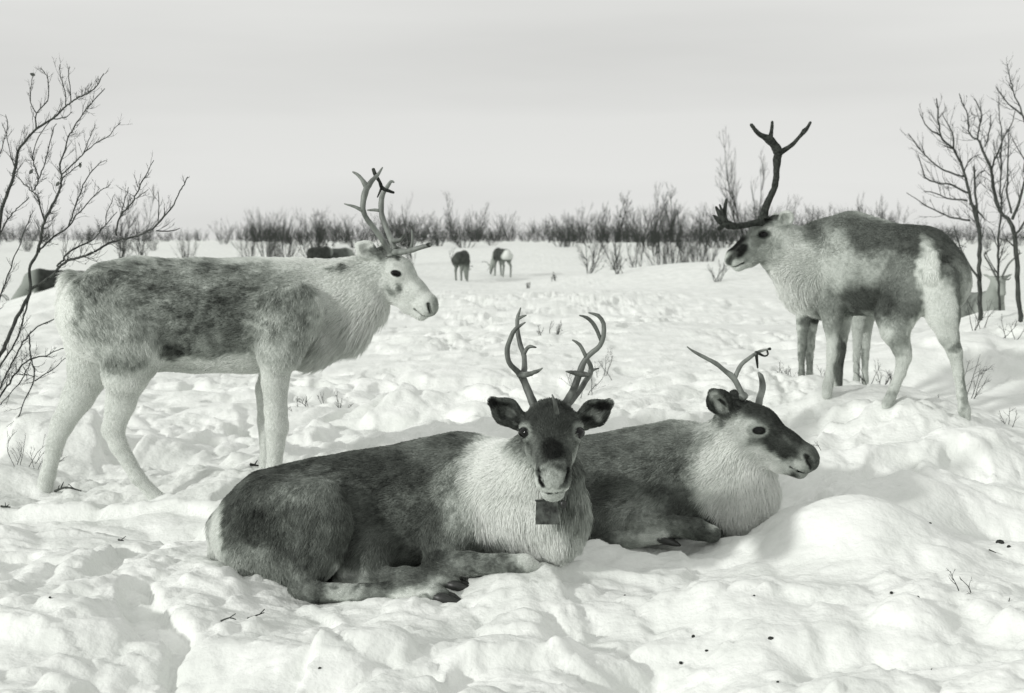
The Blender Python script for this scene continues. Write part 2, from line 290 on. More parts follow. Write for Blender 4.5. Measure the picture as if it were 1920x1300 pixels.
# ------------------------------------------------------------------ reindeer bodies: smoothly joined limbs meshed as one surface
class Body:
    def __init__(s, side=(0, 1, 0)):
        s.pr = []; s.side = np.array(side, float)      # each: a, b, ra, rb, sa, sb, side, k, op, flow dir, fur length
    def seg(s, a, b, ra, rb, sa=None, sb=None, side=None, k=.03, op='+', flow=None, fl=.03):
        a = np.asarray(a, float); b = np.asarray(b, float)
        sa = ra if sa is None else sa; sb = rb if sb is None else sb
        side = s.side if side is None else norm(np.asarray(side, float))
        d = b - a
        fl_ = norm(d) if flow is None else (norm(d) * flow if np.isscalar(flow) else norm(np.asarray(flow, float)))
        s.pr.append((a, b, ra, rb, sa, sb, side, k, op, fl_, fl))
    def chain(s, nodes, k=.03, flow=1, fl=.03, side=None, slim=1.0):
        """nodes: (px, py, Y, r px[, lateral r px])"""
        N = []
        if fl <= .014:                                   # slim legs
            k = min(k, .016); fl = .008; nodes = [tuple(n[:3]) + tuple(v * (.82 if v < 30 else .9) * slim for v in n[3:]) for n in nodes]
        for n in nodes:
            m = PM(n[2]); N.append((P(n[0], n[1], n[2]), n[3] * m, (n[4] if len(n) > 4 else n[3]) * m))
        for (a, ra, sa), (b, rb, sb) in zip(N[:-1], N[1:]): s.seg(a, b, ra, rb, sa, sb, k=k, flow=flow, fl=fl, side=side)
    def head(s, cpx, npx, up, sc_=1.0, ears=None, ear_base=(-.055, .050, .032), fl=.008, wide=1.0, lid=24, ring=None, ear_col=None, eye=.0190):
        """a reindeer head from the middle of its skull towards its nose"""
        c = P(*cpx); nn = P(*npx); X = norm(nn - c); up = np.array(up, float); Z0 = norm(up - X * up.dot(X)); 
        a0 = math.radians(8); Xh = X * math.cos(a0) + Z0 * math.sin(a0); Zh = Z0 * math.cos(a0) - X * math.sin(a0); Yh = np.cross(Zh, Xh)
        wf = lambda x: 1 + (wide - 1) * float(np.interp(x, [.07, .17], [1, .15]))
        def L(x, y, z): return c + sc_ * (x * Xh + y * wf(x) * Yh + z * Zh)
        s.L = L; s.hx, s.hy, s.hz = Xh, Yh, Zh; s.hs = sc_
        def hs(a, b, ra, rb, sa, sb, k=.02, **kw): s.seg(L(*a), L(*b), ra * sc_, rb * sc_, sa * sc_ * wf(a[0]), sb * sc_ * wf(b[0]), side=Yh, k=k, flow=-Xh - .25 * Zh, fl=kw.get('fl', fl), op=kw.get('op', '+'))
        hs((-.035, 0, .004), (.045, 0, .010), .070, .064, .060, .056, k=.03, fl=.014)
        hs((.045, 0, .006), (.15, 0, -.020), .060, .049, .052, .042, k=.03)
        hs((.15, 0, -.020), (.218, 0, -.032), .049, .042, .042, .041, k=.025)
        hs((.218, 0, -.032), (.236, 0, -.040), .036, .030, .040, .036, k=.025, fl=.004)
        hs((-.01, 0, -.055), (.15, 0, -.080), .056, .028, .044, .028, k=.035, fl=.02)
        hs((.15, 0, -.082), (.220, 0, -.084), .027, .023, .030, .030, k=.02, fl=.006)
        for q in (-1, 1):
            hs((.032, q * .050, .022), (.060, q * .047, .014), .026, .023, .022, .020, k=.018)        # orbit
            hs((-.01, q * .040, -.035), (.07, q * .034, -.042), .036, .024, .022, .016, k=.03)        # cheek
            hs((.20, q * .024, -.052), (.232, q * .022, -.054), .020, .017, .020, .018, k=.015, fl=.004)  # upper lip
            hs((.238, q * .036, -.020), (.262, q * .024, -.048), .007, .006, .007, .006, k=.006, op='-')
            hs((.18, q * .046, -.070), (.250, q * .018, -.074), .003, .003, .012, .010, k=.004, op='-')
        s.eyes = []; s.eye_axes = []; s.eye_r = eye * sc_
        for q in (1, -1):
            n0 = norm(Yh * q * .86 + Xh * .48 + Zh * .12); lx = norm(Xh * math.cos(.3) + Zh * math.sin(.3)); lx = norm(lx - n0 * lx.dot(n0)); lz = np.cross(lx, n0) * q * -1; lz = lz if lz.dot(Zh) > 0 else -lz
            o0 = L(.038, q * .030, .014)
            for t in np.arange(.01, .12, .001):
                e = o0 + n0 * t
                if min(Body.dist(p, e[0], e[1], e[2]) for p in s.pr if p[8] == '+' and p[10] < .033) > -.001: break
            s.eyes.append(e - n0 * .0030 * sc_); s.eye_axes.append((lx, n0, lz))
        s.strokes = []
        def st(a, b, r_, v, soft=.35, both=True, flat=None):
            for q in ((1, -1) if both and (a[1] or b[1]) else (1,)): s.strokes.append((L(a[0], q * a[1], a[2]), L(b[0], q * b[1], b[2]), r_ * sc_, srgb(v), soft))
        s.st = st
        s.lid = lid; s.ring = ring
        for q, tip, face, es in ears or []:
            b0 = L(ear_base[0], q * ear_base[1], ear_base[2]); t = c + sc_ * (tip[0] * Xh + q * tip[1] * Yh + tip[2] * Zh); ax = norm(t - b0); fn = norm(np.array(face[0] * Xh + q * face[1] * Yh + face[2] * Zh)); fn = norm(fn - ax * fn.dot(ax))
            wd = np.cross(ax, fn); Ln = np.linalg.norm(t - b0)
            mid = b0 + ax * Ln * .52
            e_ = es * sc_
            s.seg(b0, mid, .020 * e_, .034 * e_, .020 * e_, .018 * e_, side=fn, k=.016, fl=.010)
            s.seg(mid, t - ax * .016 * e_, .034 * e_, .014 * e_, .018 * e_, .009 * e_, side=fn, k=.012, fl=.010)
            o = fn * .017 * e_
            s.seg(b0 + ax * Ln * .22 + o, mid + o, .012 * e_, .026 * e_, .013 * e_, .018 * e_, side=fn, k=.005, op='-')
            s.seg(mid + o, t - ax * .024 * e_ + o * .8, .026 * e_, .008 * e_, .018 * e_, .008 * e_, side=fn, k=.005, op='-')
            if ear_col:
                s.strokes.append((b0 + ax * Ln * .45, t, .05 * e_, srgb(ear_col[0]), .3)); s.strokes.append((b0 + ax * Ln * .2 - wd * .006, mid + ax * Ln * .2, .0165 * e_, srgb(ear_col[1]), .45)); s.strokes.append((b0 + ax * Ln * .3 + wd * .012, mid + ax * Ln * .0 + wd * .006, .006 * e_, srgb(ear_col[0] * .7), .5))
            s.earpts = getattr(s, 'earpts', []) + [(q, b0, mid, t, fn)]
    @staticmethod
    def dist(pr, X, Y, Z):
        a, b, ra, rb, sa, sb, side = pr[:7]
        d = b - a; dd = max(d.dot(d), 1e-9)
        x, y, z = X - a[0], Y - a[1], Z - a[2]
        h = np.clip((x * d[0] + y * d[1] + z * d[2]) / dd, 0, 1)
        x = x - h * d[0]; y = y - h * d[1]; z = z - h * d[2]
        u = x * side[0] + y * side[1] + z * side[2]
        w2 = np.maximum(x * x + y * y + z * z - u * u, 0)
        r = ra + (rb - ra) * h; s_ = sa + (sb - sa) * h
        if ra == sa and rb == sb: return np.sqrt(w2 + u * u) - r
        k0 = np.sqrt(w2 / r ** 2 + u * u / s_ ** 2); k1 = np.sqrt(w2 / r ** 4 + u * u / s_ ** 4) + 1e-6
        return k0 * (k0 - 1) / k1
    def mesh(s, h=.009, hf=.0045):
        lo = np.full(3, 1e9); hi = np.full(3, -1e9)
        for p in s.pr:
            if p[8] == '-': continue
            R_ = max(p[2:6]); lo = np.minimum(lo, np.minimum(p[0], p[1]) - R_); hi = np.maximum(hi, np.maximum(p[0], p[1]) + R_)
        lo -= .03; hi += .03
        fr = None
        if hasattr(s, 'L'):
            c = s.L(.09, 0, -.01); fr = [(c[i] - .20 * s.hs, c[i] + .20 * s.hs) for i in range(3)]
        ax = []
        for i in range(3):
            if fr: e = .01; ax.append(axis(lo[i], hi[i], [(lo[i], h), (fr[i][0] - e, h), (fr[i][0], hf), (fr[i][1], hf), (fr[i][1] + e, h), (hi[i] + 1, h)]))
            else: ax.append(np.arange(lo[i], hi[i] + h, h))
        xs, ys, zs = [a_.astype(np.float32) for a_ in ax]
        G = np.full((len(xs), len(ys), len(zs)), 1.0, np.float32)
        for p in s.pr:
            R_ = max(p[2:6]) + p[7] + .02; a, b = np.minimum(p[0], p[1]) - R_, np.maximum(p[0], p[1]) + R_
            i0, i1 = np.searchsorted(xs, [a[0], b[0]]); j0, j1 = np.searchsorted(ys, [a[1], b[1]]); k0, k1 = np.searchsorted(zs, [a[2], b[2]])
            if i1 <= i0 or j1 <= j0 or k1 <= k0: continue
            d = Body.dist(p, xs[i0:i1, None, None], ys[None, j0:j1, None], zs[None, None, k0:k1]).astype(np.float32)
            g_ = G[i0:i1, j0:j1, k0:k1]; k = p[7]
            if p[8] == '+':
                hh = np.maximum(k - np.abs(g_ - d), 0) / k; G[i0:i1, j0:j1, k0:k1] = np.minimum(g_, d) - hh * hh * k / 4
            else:
                d = -d; hh = np.maximum(k - np.abs(g_ - d), 0) / k; G[i0:i1, j0:j1, k0:k1] = np.maximum(g_, d) + hh * hh * k / 4
        return s.nets(G, xs, ys, zs)
    @staticmethod
    def nets(G, xs, ys, zs):
        nx, ny, nz = G.shape; cx, cy, cz = nx - 1, ny - 1, nz - 1
        ins = G < 0; axs = (xs, ys, zs); acc = []; cell = []; quads = []
        for ax in range(3):
            sl0 = [slice(None)] * 3; sl1 = [slice(None)] * 3; sl0[ax] = slice(0, -1); sl1[ax] = slice(1, None)
            m = ins[tuple(sl0)] != ins[tuple(sl1)]
            I = np.array(np.nonzero(m)); J = I.copy(); J[ax] += 1
            f0 = G[tuple(I)]; f1 = G[tuple(J)]; t = f0 / (f0 - f1)
            pos = np.stack([axs[q][I[q]] for q in range(3)], -1); pos[:, ax] = axs[ax][I[ax]] + t * (axs[ax][J[ax]] - axs[ax][I[ax]])
            o1, o2 = (ax + 1) % 3, (ax + 2) % 3; ids = []
            for da, db in ((0, 0), (1, 0), (1, 1), (0, 1)):
                C = I.copy(); C[o1] -= da; C[o2] -= db; cid = (C[0] * cy + C[1]) * cz + C[2]; ids.append(cid); acc.append(pos); cell.append(cid)
            q = np.stack(ids, -1); fl = f0 < 0; q[~fl] = q[~fl][:, ::-1]; quads.append(q)
        acc = np.concatenate(acc); cell = np.concatenate(cell); Q = np.concatenate(quads)
        u, inv, cnt = np.unique(cell, return_inverse=True, return_counts=True)
        V = np.stack([np.bincount(inv, acc[:, i]) / cnt for i in range(3)], -1); Q = np.searchsorted(u, Q)
        E = np.concatenate([Q[:, [0, 1]], Q[:, [1, 2]], Q[:, [2, 3]], Q[:, [3, 0]]])
        deg = np.bincount(E[:, 0], minlength=len(V)) + np.bincount(E[:, 1], minlength=len(V))
        for it in range(2):
            S = np.stack([np.bincount(E[:, 0], V[E[:, 1], i], minlength=len(V)) + np.bincount(E[:, 1], V[E[:, 0], i], minlength=len(V)) for i in range(3)], -1)
            V = V + (0.5 if it % 2 == 0 else 0.4) * (S / deg[:, None] - V)
        return V, Q
def vnormals(V, Q):
    n = np.cross(V[Q[:, 2]] - V[Q[:, 0]], V[Q[:, 3]] - V[Q[:, 1]]); N = np.zeros_like(V)
    for i in range(4):
        for k in range(3): N[:, k] += np.bincount(Q[:, i], n[:, k], minlength=len(V))
    return N / (np.linalg.norm(N, axis=1)[:, None] + 1e-12)
def paint(pts, base, spots, Y0, seed, warp=.03):
    """coat colour, with some side shading painted in: patches of their own shape on the animal's flanks, alike on both sides"""
    w = np.stack([fbm3(pts * 9 + seed), fbm3(pts * 9 + seed + 50), fbm3(pts * 9 + seed + 90)], -1) * warp
    w2 = np.stack([noise3(pts * 45 + seed), noise3(pts * 45 + seed + 50), noise3(pts * 45 + seed + 90)], -1) * warp * .35
    q = pts + w + w2; v = np.full(len(pts), float(base))
    for sp in spots:
        px, py, rx, ry, val = sp[:5]; st = sp[5] if len(sp) > 5 else 1.0; Y = sp[6] if len(sp) > 6 and sp[6] else Y0; ylim = sp[7] if len(sp) > 7 else None
        c = P(px, py, Y); m = PM(Y)
        d = np.sqrt(((q[:, 0] - c[0]) / (rx * m)) ** 2 + ((q[:, 2] - c[2]) / (ry * m)) ** 2)
        a = (1 - sstep(.62, 1.25, d)) * st
        if ylim: a = a * (np.abs(pts[:, 1] - Y) < ylim)
        v = v * (1 - a) + val * a
    return v
def tinted(v):
    v = np.clip(v, .004, .9); return np.stack([v * (.90 + .09 * v), v, v * (.89 + .085 * v), np.ones_like(v)], -1)
def make_deer(name, label, loc, body, base, spots, Y0, nfur, seed, group, mottle=(0.0, 0.0), h=.009, hf=.0045, frad=.0010, furscale=1.0, lean=.75, cat='reindeer'):
    R = np.random.default_rng(seed)
    root = empty(name, loc); tag(root, label, cat, group)
    V, Q = body.mesh(h, hf)
    W = np.zeros(len(V)); D = np.zeros((len(V), 3)); LN = np.zeros(len(V))
    for p in body.pr:
        if p[8] == '-': continue
        d = Body.dist(p, V[:, 0], V[:, 1], V[:, 2]); w = np.exp(-np.abs(d) / .012) + 1e-9
        W += w; D += w[:, None] * p[9]; LN += w * p[10]
    D /= W[:, None]; LN /= W
    def w_sp(q): return np.stack([noise3(q * 22 + 3), noise3(q * 22 + 13), noise3(q * 22 + 23)], -1) * .8
    def colour(pts):
        v = paint(pts, base, spots, Y0, seed)
        m1 = fbm3(pts * 16 + seed * 3, 3); m2 = noise3(pts * np.array([95, 95, 60]) + 5) + .8 * noise3(pts * 170 + 9)
        sp_ = sstep(.05, .32, fbm3(pts * np.array([30, 30, 42]) + seed * 7 + w_sp(pts), 3, .65)) * sstep(-.3, .2, noise3(pts * 7 + seed)) * mottle[0]
        v = v * (1 - .75 * sp_ * (1 - sstep(.3, .6, v)))
        wp = pts + .004 * np.stack([noise3(pts * 60), noise3(pts * 60 + 9), noise3(pts * 60 + 19)], -1)
        for (sa_, sb_, sr_, sv_, soft) in getattr(body, 'strokes', []):
            dd = sb_ - sa_; h_ = np.clip(((wp - sa_) @ dd) / max(dd.dot(dd), 1e-9), 0, 1); ds = np.linalg.norm(wp - sa_ - h_[:, None] * dd, axis=1) / sr_
            a_ = 1 - sstep(1 - soft, 1 + soft, ds); v = v * (1 - a_) + sv_ * a_
        for e, (ex, ey, ez) in zip(getattr(body, 'eyes', []), getattr(body, 'eye_axes', [])):
            w_ = pts - e; dx, dz, dy = w_ @ ex, w_ @ ez, w_ @ ey; R0 = body.eye_r
            near = np.abs(dy) < R0 * 1.3
            if body.ring: a_ = (1 - sstep(.75, 1.25, np.sqrt((dx / (R0 * 1.75)) ** 2 + (dz / (R0 * 1.2)) ** 2))) * near; v = v * (1 - a_) + srgb(body.ring) * a_
            a_ = (1 - sstep(.8, 1.1, np.sqrt(((dx - R0 * .14) / (R0 * 1.30)) ** 2 + (dz / (R0 * .80)) ** 2))) * near; v = v * (1 - a_) + srgb(body.lid) * a_
        v = v * (1 + (mottle[0] * m1 + mottle[1] * m2) * (1.1 - sstep(.25, .7, v)))
        return np.clip(v, .004, 1) ** .82 * 1.07
    N = vnormals(V, Q)
    LN = LN * (1 - .0 * N[:, 2])
    me = mesh_np('body', V - 0, Q, M_coat)
    c = tinted(colour(V) * .76); ca = me.color_attributes.new('coat', 'FLOAT_COLOR', 'POINT'); ca.data.foreach_set('color', c.astype(np.float32).ravel())
    link('body', me, root)
    # fur
    A2 = np.linalg.norm(np.cross(V[Q[:, 2]] - V[Q[:, 0]], V[Q[:, 3]] - V[Q[:, 1]]), axis=1) / 2
    dens = A2 * np.where(LN[Q].mean(1) < .014, 2.4, 1.0); dens /= dens.sum()
    fi = R.choice(len(Q), nfur, p=dens); a, b = R.random(nfur)[:, None], R.random(nfur)[:, None]
    q = Q[fi]; bl = lambda X: (X[q[:, 0]] * (1 - a) + X[q[:, 1]] * a) * (1 - b) + (X[q[:, 3]] * (1 - a) + X[q[:, 2]] * a) * b
    p = bl(V); n = bl(N); n /= np.linalg.norm(n, axis=1)[:, None] + 1e-9; d = bl(D); ln = bl(LN[:, None])[:, 0]
    keep = np.ones(nfur, bool)
    for e, (ex, ey, ez) in zip(getattr(body, 'eyes', []), getattr(body, 'eye_axes', [])): w_ = p - e; keep &= np.sqrt(((w_ @ ex) / (body.eye_r * 1.3)) ** 2 + ((w_ @ ez) / (body.eye_r * .9)) ** 2 + ((w_ @ ey) / (body.eye_r * 1.6)) ** 2) > 1
    keep &= p[:, 2] > snow_low(p[:, 0], p[:, 1]) - .05
    p, n, d, ln = p[keep], n[keep], d[keep], ln[keep]; K = len(p)
    d = d + np.array([0, 0, -.35]) * sstep(.012, .03, ln)[:, None]
    cl = np.stack([fbm3(p * 28 + seed, 2), fbm3(p * 28 + seed + 40, 2), fbm3(p * 28 + seed + 80, 2)], -1)
    d = d + cl * .34 * sstep(.008, .03, ln)[:, None] + R.normal(0, .10, (K, 3))
    d -= n * np.einsum('ij,ij->i', d, n)[:, None]; d /= np.linalg.norm(d, axis=1)[:, None] + 1e-9
    ln = ln * furscale * R.uniform(.55, 1.15, K) * (1 + .35 * noise3(p * 20 + 3))
    le = lean + R.normal(0, .05, K)
    e0 = n * (1 - le * .75)[:, None] + d * (le * .75)[:, None]; e1 = n * (1 - le)[:, None] + d * le[:, None]; e2 = n * (.75 - .72 * le)[:, None] + d + np.array([0, 0, -.12])
    e0, e1, e2 = [x / np.linalg.norm(x, axis=1)[:, None] for x in (e0, e1, e2)]
    pts = np.stack([p - n * .0015, p + e0 * ln[:, None] * .33, p + (e0 * .33 + e1 * .33) * ln[:, None], p + (e0 * .33 + e1 * .33 + e2 * .34) * ln[:, None]], 1)
    rr = frad * R.uniform(.7, 1.2, K); rad = np.stack([rr, rr * .95, rr * .7, rr * .12], 1) * np.clip(ln / .02, .6, 1.25)[:, None]
    hc = bpy.data.hair_curves.new('fur'); hc.add_curves([4] * K)
    hc.attributes['position'].data.foreach_set('vector', pts.astype(np.float32).ravel())
    at = hc.attributes.new('radius', 'FLOAT', 'POINT') if 'radius' not in hc.attributes else hc.attributes['radius']
    at.data.foreach_set('value', rad.astype(np.float32).ravel())
    vv = colour(p); vv = vv * (1 + R.normal(0, .16, K) * (1.25 - np.clip(vv, 0, 1))) + R.normal(0, .012, K)
    ca = hc.attributes.new('coat', 'FLOAT_COLOR', 'CURVE'); ca.data.foreach_set('color', tinted(vv).astype(np.float32).ravel())
    hc.materials.append(M_fur)
    fo = link('fur', hc, root); fo['kind'] = 'stuff'
    # eyes
    for e, ea in zip(getattr(body, 'eyes', []), getattr(body, 'eye_axes', [])):
        link('eye', ball(e, body.eye_r, M_eye, axes=ea, sx=1.0, sy=.50, sz=.66), root)
    print(name, len(V), K, round(time.time() - T0, 1))
    return root
def ball(c, r, mat, sx=1, sy=1, sz=1, n=16, axes=None):
    u = np.linspace(0, math.pi, n // 2 + 1); v = np.arange(n) * 2 * math.pi / n
    V = np.array([[c[0] + r * sx * math.sin(a) * math.cos(b), c[1] + r * sy * math.sin(a) * math.sin(b), c[2] + r * sz * math.cos(a)] for a in u for b in v])
    if axes is not None: w = V - np.array(c); V = np.array(c) + w[:, :1] * axes[0] + w[:, 1:2] * axes[1] + w[:, 2:] * axes[2]
    i = np.arange(len(u) * n).reshape(len(u), n); j = np.roll(i, -1, 1)
    return mesh_np('ball', V, np.stack([i[:-1], j[:-1], j[1:], i[1:]], -1).reshape(-1, 4)[:, ::-1], mat)
def antler(root, lines, mat, name='antler', label=None, burr=True):
    """lines: lists of (px, py, Y, r px)"""
    T = Tubes()
    for ln in lines:
        pts = [P(a[0], a[1], a[2]) for a in ln]; rad = [a[3] * PM(a[2]) for a in ln]
        q, r = smooth_path(pts, rad, .012); r = r * (1 + .09 * noise3(q * 45) + .06 * noise3(q * 130)); q = q + np.stack([noise3(q * 30), noise3(q * 30 + 9), noise3(q * 30 + 20)], -1) * .0015
        T.add(q, r, 9)
        if ln is lines[0] and burr: T.add(np.array([q[0] + (q[1] - q[0]) * t for t in (0, .3, .7, 1.2)]), r[0] * np.array([1.1, 1.45, 1.35, 1.0]), 9)
    o = T.build(name, mat, root)
    if label: o['label'] = label
    return o
def hoof(root, a, b, r, flat=.8, name='hoof'):
    """two-toed hoof from a to b (photo points with depth)"""
    A_, B_ = P(*a), P(*b); T = Tubes(); r = r * .82 * PM(a[2]); d = norm(B_ - A_); s_ = norm(np.cross(d, [0, 0, 1.0]))
    for q in (-1, 1):
        T.add([A_ + s_ * q * r * .42, A_ + (B_ - A_) * .3 + s_ * q * r * .5, A_ + (B_ - A_) * .6 + s_ * q * r * .48, A_ + (B_ - A_) * .85 + s_ * q * r * .36 - [0, 0, r * .12], B_ + s_ * q * r * .2 - [0, 0, r * .25]], [r * .5, r * .62, r * .52, r * .32, r * .08], 10)
    return T.build(name, M_hoof, root)
# ------------------------------------------------------------------ the reindeer
def SP(*s):
    return [tuple([a[0], a[1], a[2], a[3], srgb(a[4])] + list(a[5:])) for a in s]
GR = 'reindeer of the herd near the camera'
# --- left: pale standing reindeer in profile
def shreds(root, lines, label=None):
    for ln in lines: antler(root, [ln], M_velvet, 'velvet_shred', label, False)
def pale_standing():
    b = Body()
    b.chain([(188, 594, 5.87, 70, 66), (205, 590, 5.87, 88, 82), (260, 590, 5.87, 101, 93), (370, 592, 5.87, 100, 94), (460, 592, 5.87, 101, 90), (535, 590, 5.87, 98, 76), (585, 585, 5.87, 88, 60)], k=.06, flow=-1, fl=.019)
    b.chain([(585, 575, 5.87, 84, 56), (632, 564, 5.87, 70, 46), (672, 543, 5.86, 55, 40), (705, 522, 5.86, 43, 36)], k=.05, flow=-1, fl=.026)
    b.chain([(590, 620, 5.86, 58, 42), (645, 605, 5.86, 42, 34), (690, 570, 5.86, 32, 28)], k=.04, flow=(-.45, -.1, -1), fl=.10)          # ruff
    b.chain([(545, 590, 5.70, 60, 32), (524, 660, 5.68, 42, 30)], k=.03, fl=.02)
    b.chain([(520, 660, 5.71, 40), (516, 715, 5.71, 29), (517, 770, 5.72, 24), (519, 800, 5.72, 25), (517, 835, 5.73, 18), (514, 880, 5.75, 16), (514, 905, 5.74, 20), (520, 935, 5.72, 17)], k=.02, fl=.014)
    b.chain([(530, 660, 6.02, 38), (502, 730, 6.03, 26), (503, 790, 6.03, 23), (502, 860, 6.03, 16), (499, 900, 6.03, 19), (505, 925, 6.02, 15)], k=.02, fl=.014)
    b.chain([(200, 590, 5.76, 78, 50), (250, 650, 5.70, 54, 38), (236, 700, 5.70, 44, 34)], k=.05, fl=.019)
    b.chain([(238, 695, 5.70, 44, 34), (226, 755, 5.71, 30, 25), (212, 806, 5.72, 24, 18), (222, 835, 5.72, 19, 15), (258, 895, 5.73, 15), (292, 932, 5.74, 15), (312, 952, 5.74, 19), (330, 966, 5.74, 15)], k=.02, fl=.014)
    b.chain([(182, 610, 5.98, 66, 50), (175, 680, 6.02, 48, 38)], k=.05, fl=.019)
    b.chain([(180, 675, 6.02, 46, 36), (146, 745, 6.02, 32, 25), (116, 797, 6.02, 25, 18), (104, 830, 6.02, 19, 15), (90, 890, 6.02, 16), (80, 930, 6.01, 18), (72, 955, 6.0, 19)], k=.02, fl=.014)
    b.seg(P(138, 535, 5.87), P(128, 585, 5.86), .05, .03, k=.03, fl=.05)      # tail
    b.head((729, 507, 5.84), (812, 580, 5.77), (.1, 0, 1), 1.0, ears=[(-1, (-.150, .085, .035), (.2, .9, .3), 1.1), (1, (-.135, .12, .05), (.6, .6, .4), 1.0)], fl=.009, ring=226)
    st = b.st
    st((.02, 0, .07), (.17, 0, .03), .035, 190); st((.09, .045, -.02), (.10, .045, -.03), .014, 140, .6); st((.05, .05, -.05), (.08, .05, -.06), .016, 165, .6); st((.02, .02, .07), (.03, .03, .06), .01, 90, .6)
    st((.24, 0, -.02), (.265, 0, -.04), .034, 165, .4); st((.238, .037, -.018), (.262, .026, -.048), .0075, 22, .3); st((.17, .048, -.070), (.252, .018, -.072), .0045, 60, .4)
    spots = SP((330, 560, 260, 85, 150), (250, 560, 130, 75, 160), (410, 560, 160, 70, 122), (350, 520, 140, 26, 140), (450, 585, 95, 60, 104, .8), (330, 590, 70, 45, 125, .7),
        (300, 520, 50, 20, 110, .6), (205, 530, 60, 25, 150), (440, 560, 40, 25, 92, .5), (360, 540, 30, 16, 98, .5), (400, 640, 90, 25, 128), (345, 652, 34, 14, 60, .8), (580, 600, 36, 62, 150, .8), (575, 560, 26, 30, 120, .7),
        (120, 590, 45, 90, 235), (250, 665, 50, 35, 165), (330, 690, 60, 16, 205), (230, 600, 60, 40, 185, .7), (510, 610, 45, 60, 175, .9), (640, 640, 60, 60, 205), (560, 650, 50, 40, 185, .8),
        (700, 495, 40, 20, 170, .5), (715, 478, 22, 14, 105, .8, 5.84), (690, 515, 60, 30, 215, .6), (640, 508, 30, 6, 60, .6), (655, 502, 16, 4, 50, .7))
    r = make_deer('reindeer', 'pale shaggy reindeer standing in profile at the left, grey mottled back and white legs', P(300, 948, 5.87), b, srgb(222), spots, 5.87, 175000, 1, GR, mottle=(.75, .22), frad=.00090, furscale=1.0, lean=.78)
    for e in []: pass
    Yn = 5.80
    antler(r, [[(732, 480, 5.80, 6.5), (726, 465, 5.79, 6), (706, 434, 5.76, 5.5), (689, 412, 5.74, 5.2), (681, 392, 5.73, 5), (683, 370, 5.73, 5.5), (688, 350, 5.74, 7)], [(688, 352, 5.74, 6), (678, 336, 5.74, 3.8), (670, 328, 5.74, 3), (661, 323, 5.74, 1.5)],
        [(688, 352, 5.74, 6), (698, 338, 5.75, 4.6), (708, 328, 5.77, 3.6), (717, 314, 5.78, 1.3)], [(682, 396, 5.73, 4), (664, 388, 5.72, 3), (646, 382, 5.71, 1.3)],
        [(736, 474, 5.80, 6), (760, 472, 5.74, 5), (785, 466, 5.70, 4.5), (806, 459, 5.68, 4)], [(738, 474, 5.80, 4), (728, 465, 5.78, 3.2), (712, 450, 5.78, 1.4)]], M_antler_light)
    antler(r, [[(742, 470, 5.89, 6), (736, 456, 5.91, 5.8), (721, 420, 5.95, 5.2), (715, 397, 5.97, 5), (716, 370, 5.98, 5), (725, 352, 5.99, 4), (733, 340, 6.0, 3), (740, 343, 6.0, 1.2)][:7] + [(739, 342, 6.0, 1.5)], [(715, 396, 5.97, 3.6), (702, 394, 5.97, 3), (689, 394, 5.97, 1.4)],
        [(737, 452, 5.90, 5), (750, 450, 5.86, 4), (761, 438, 5.84, 1.6)], [(745, 470, 5.89, 5), (765, 470, 5.86, 4), (773, 458, 5.84, 3), (772, 431, 5.83, 1.4)]], M_antler_light)
    shreds(r, [[(700, 316, 5.77, 3), (703, 326, 5.77, 4.2), (711, 340, 5.82, 3), (718, 354, 5.9, 4), (738, 361, 5.98, 2.4)], [(715, 352, 5.88, 2.6), (711, 362, 5.87, 2), (708, 370, 5.87, 1.2)], [(806, 459, 5.68, 4.6), (801, 460, 5.685, 4.6)]])
    return r
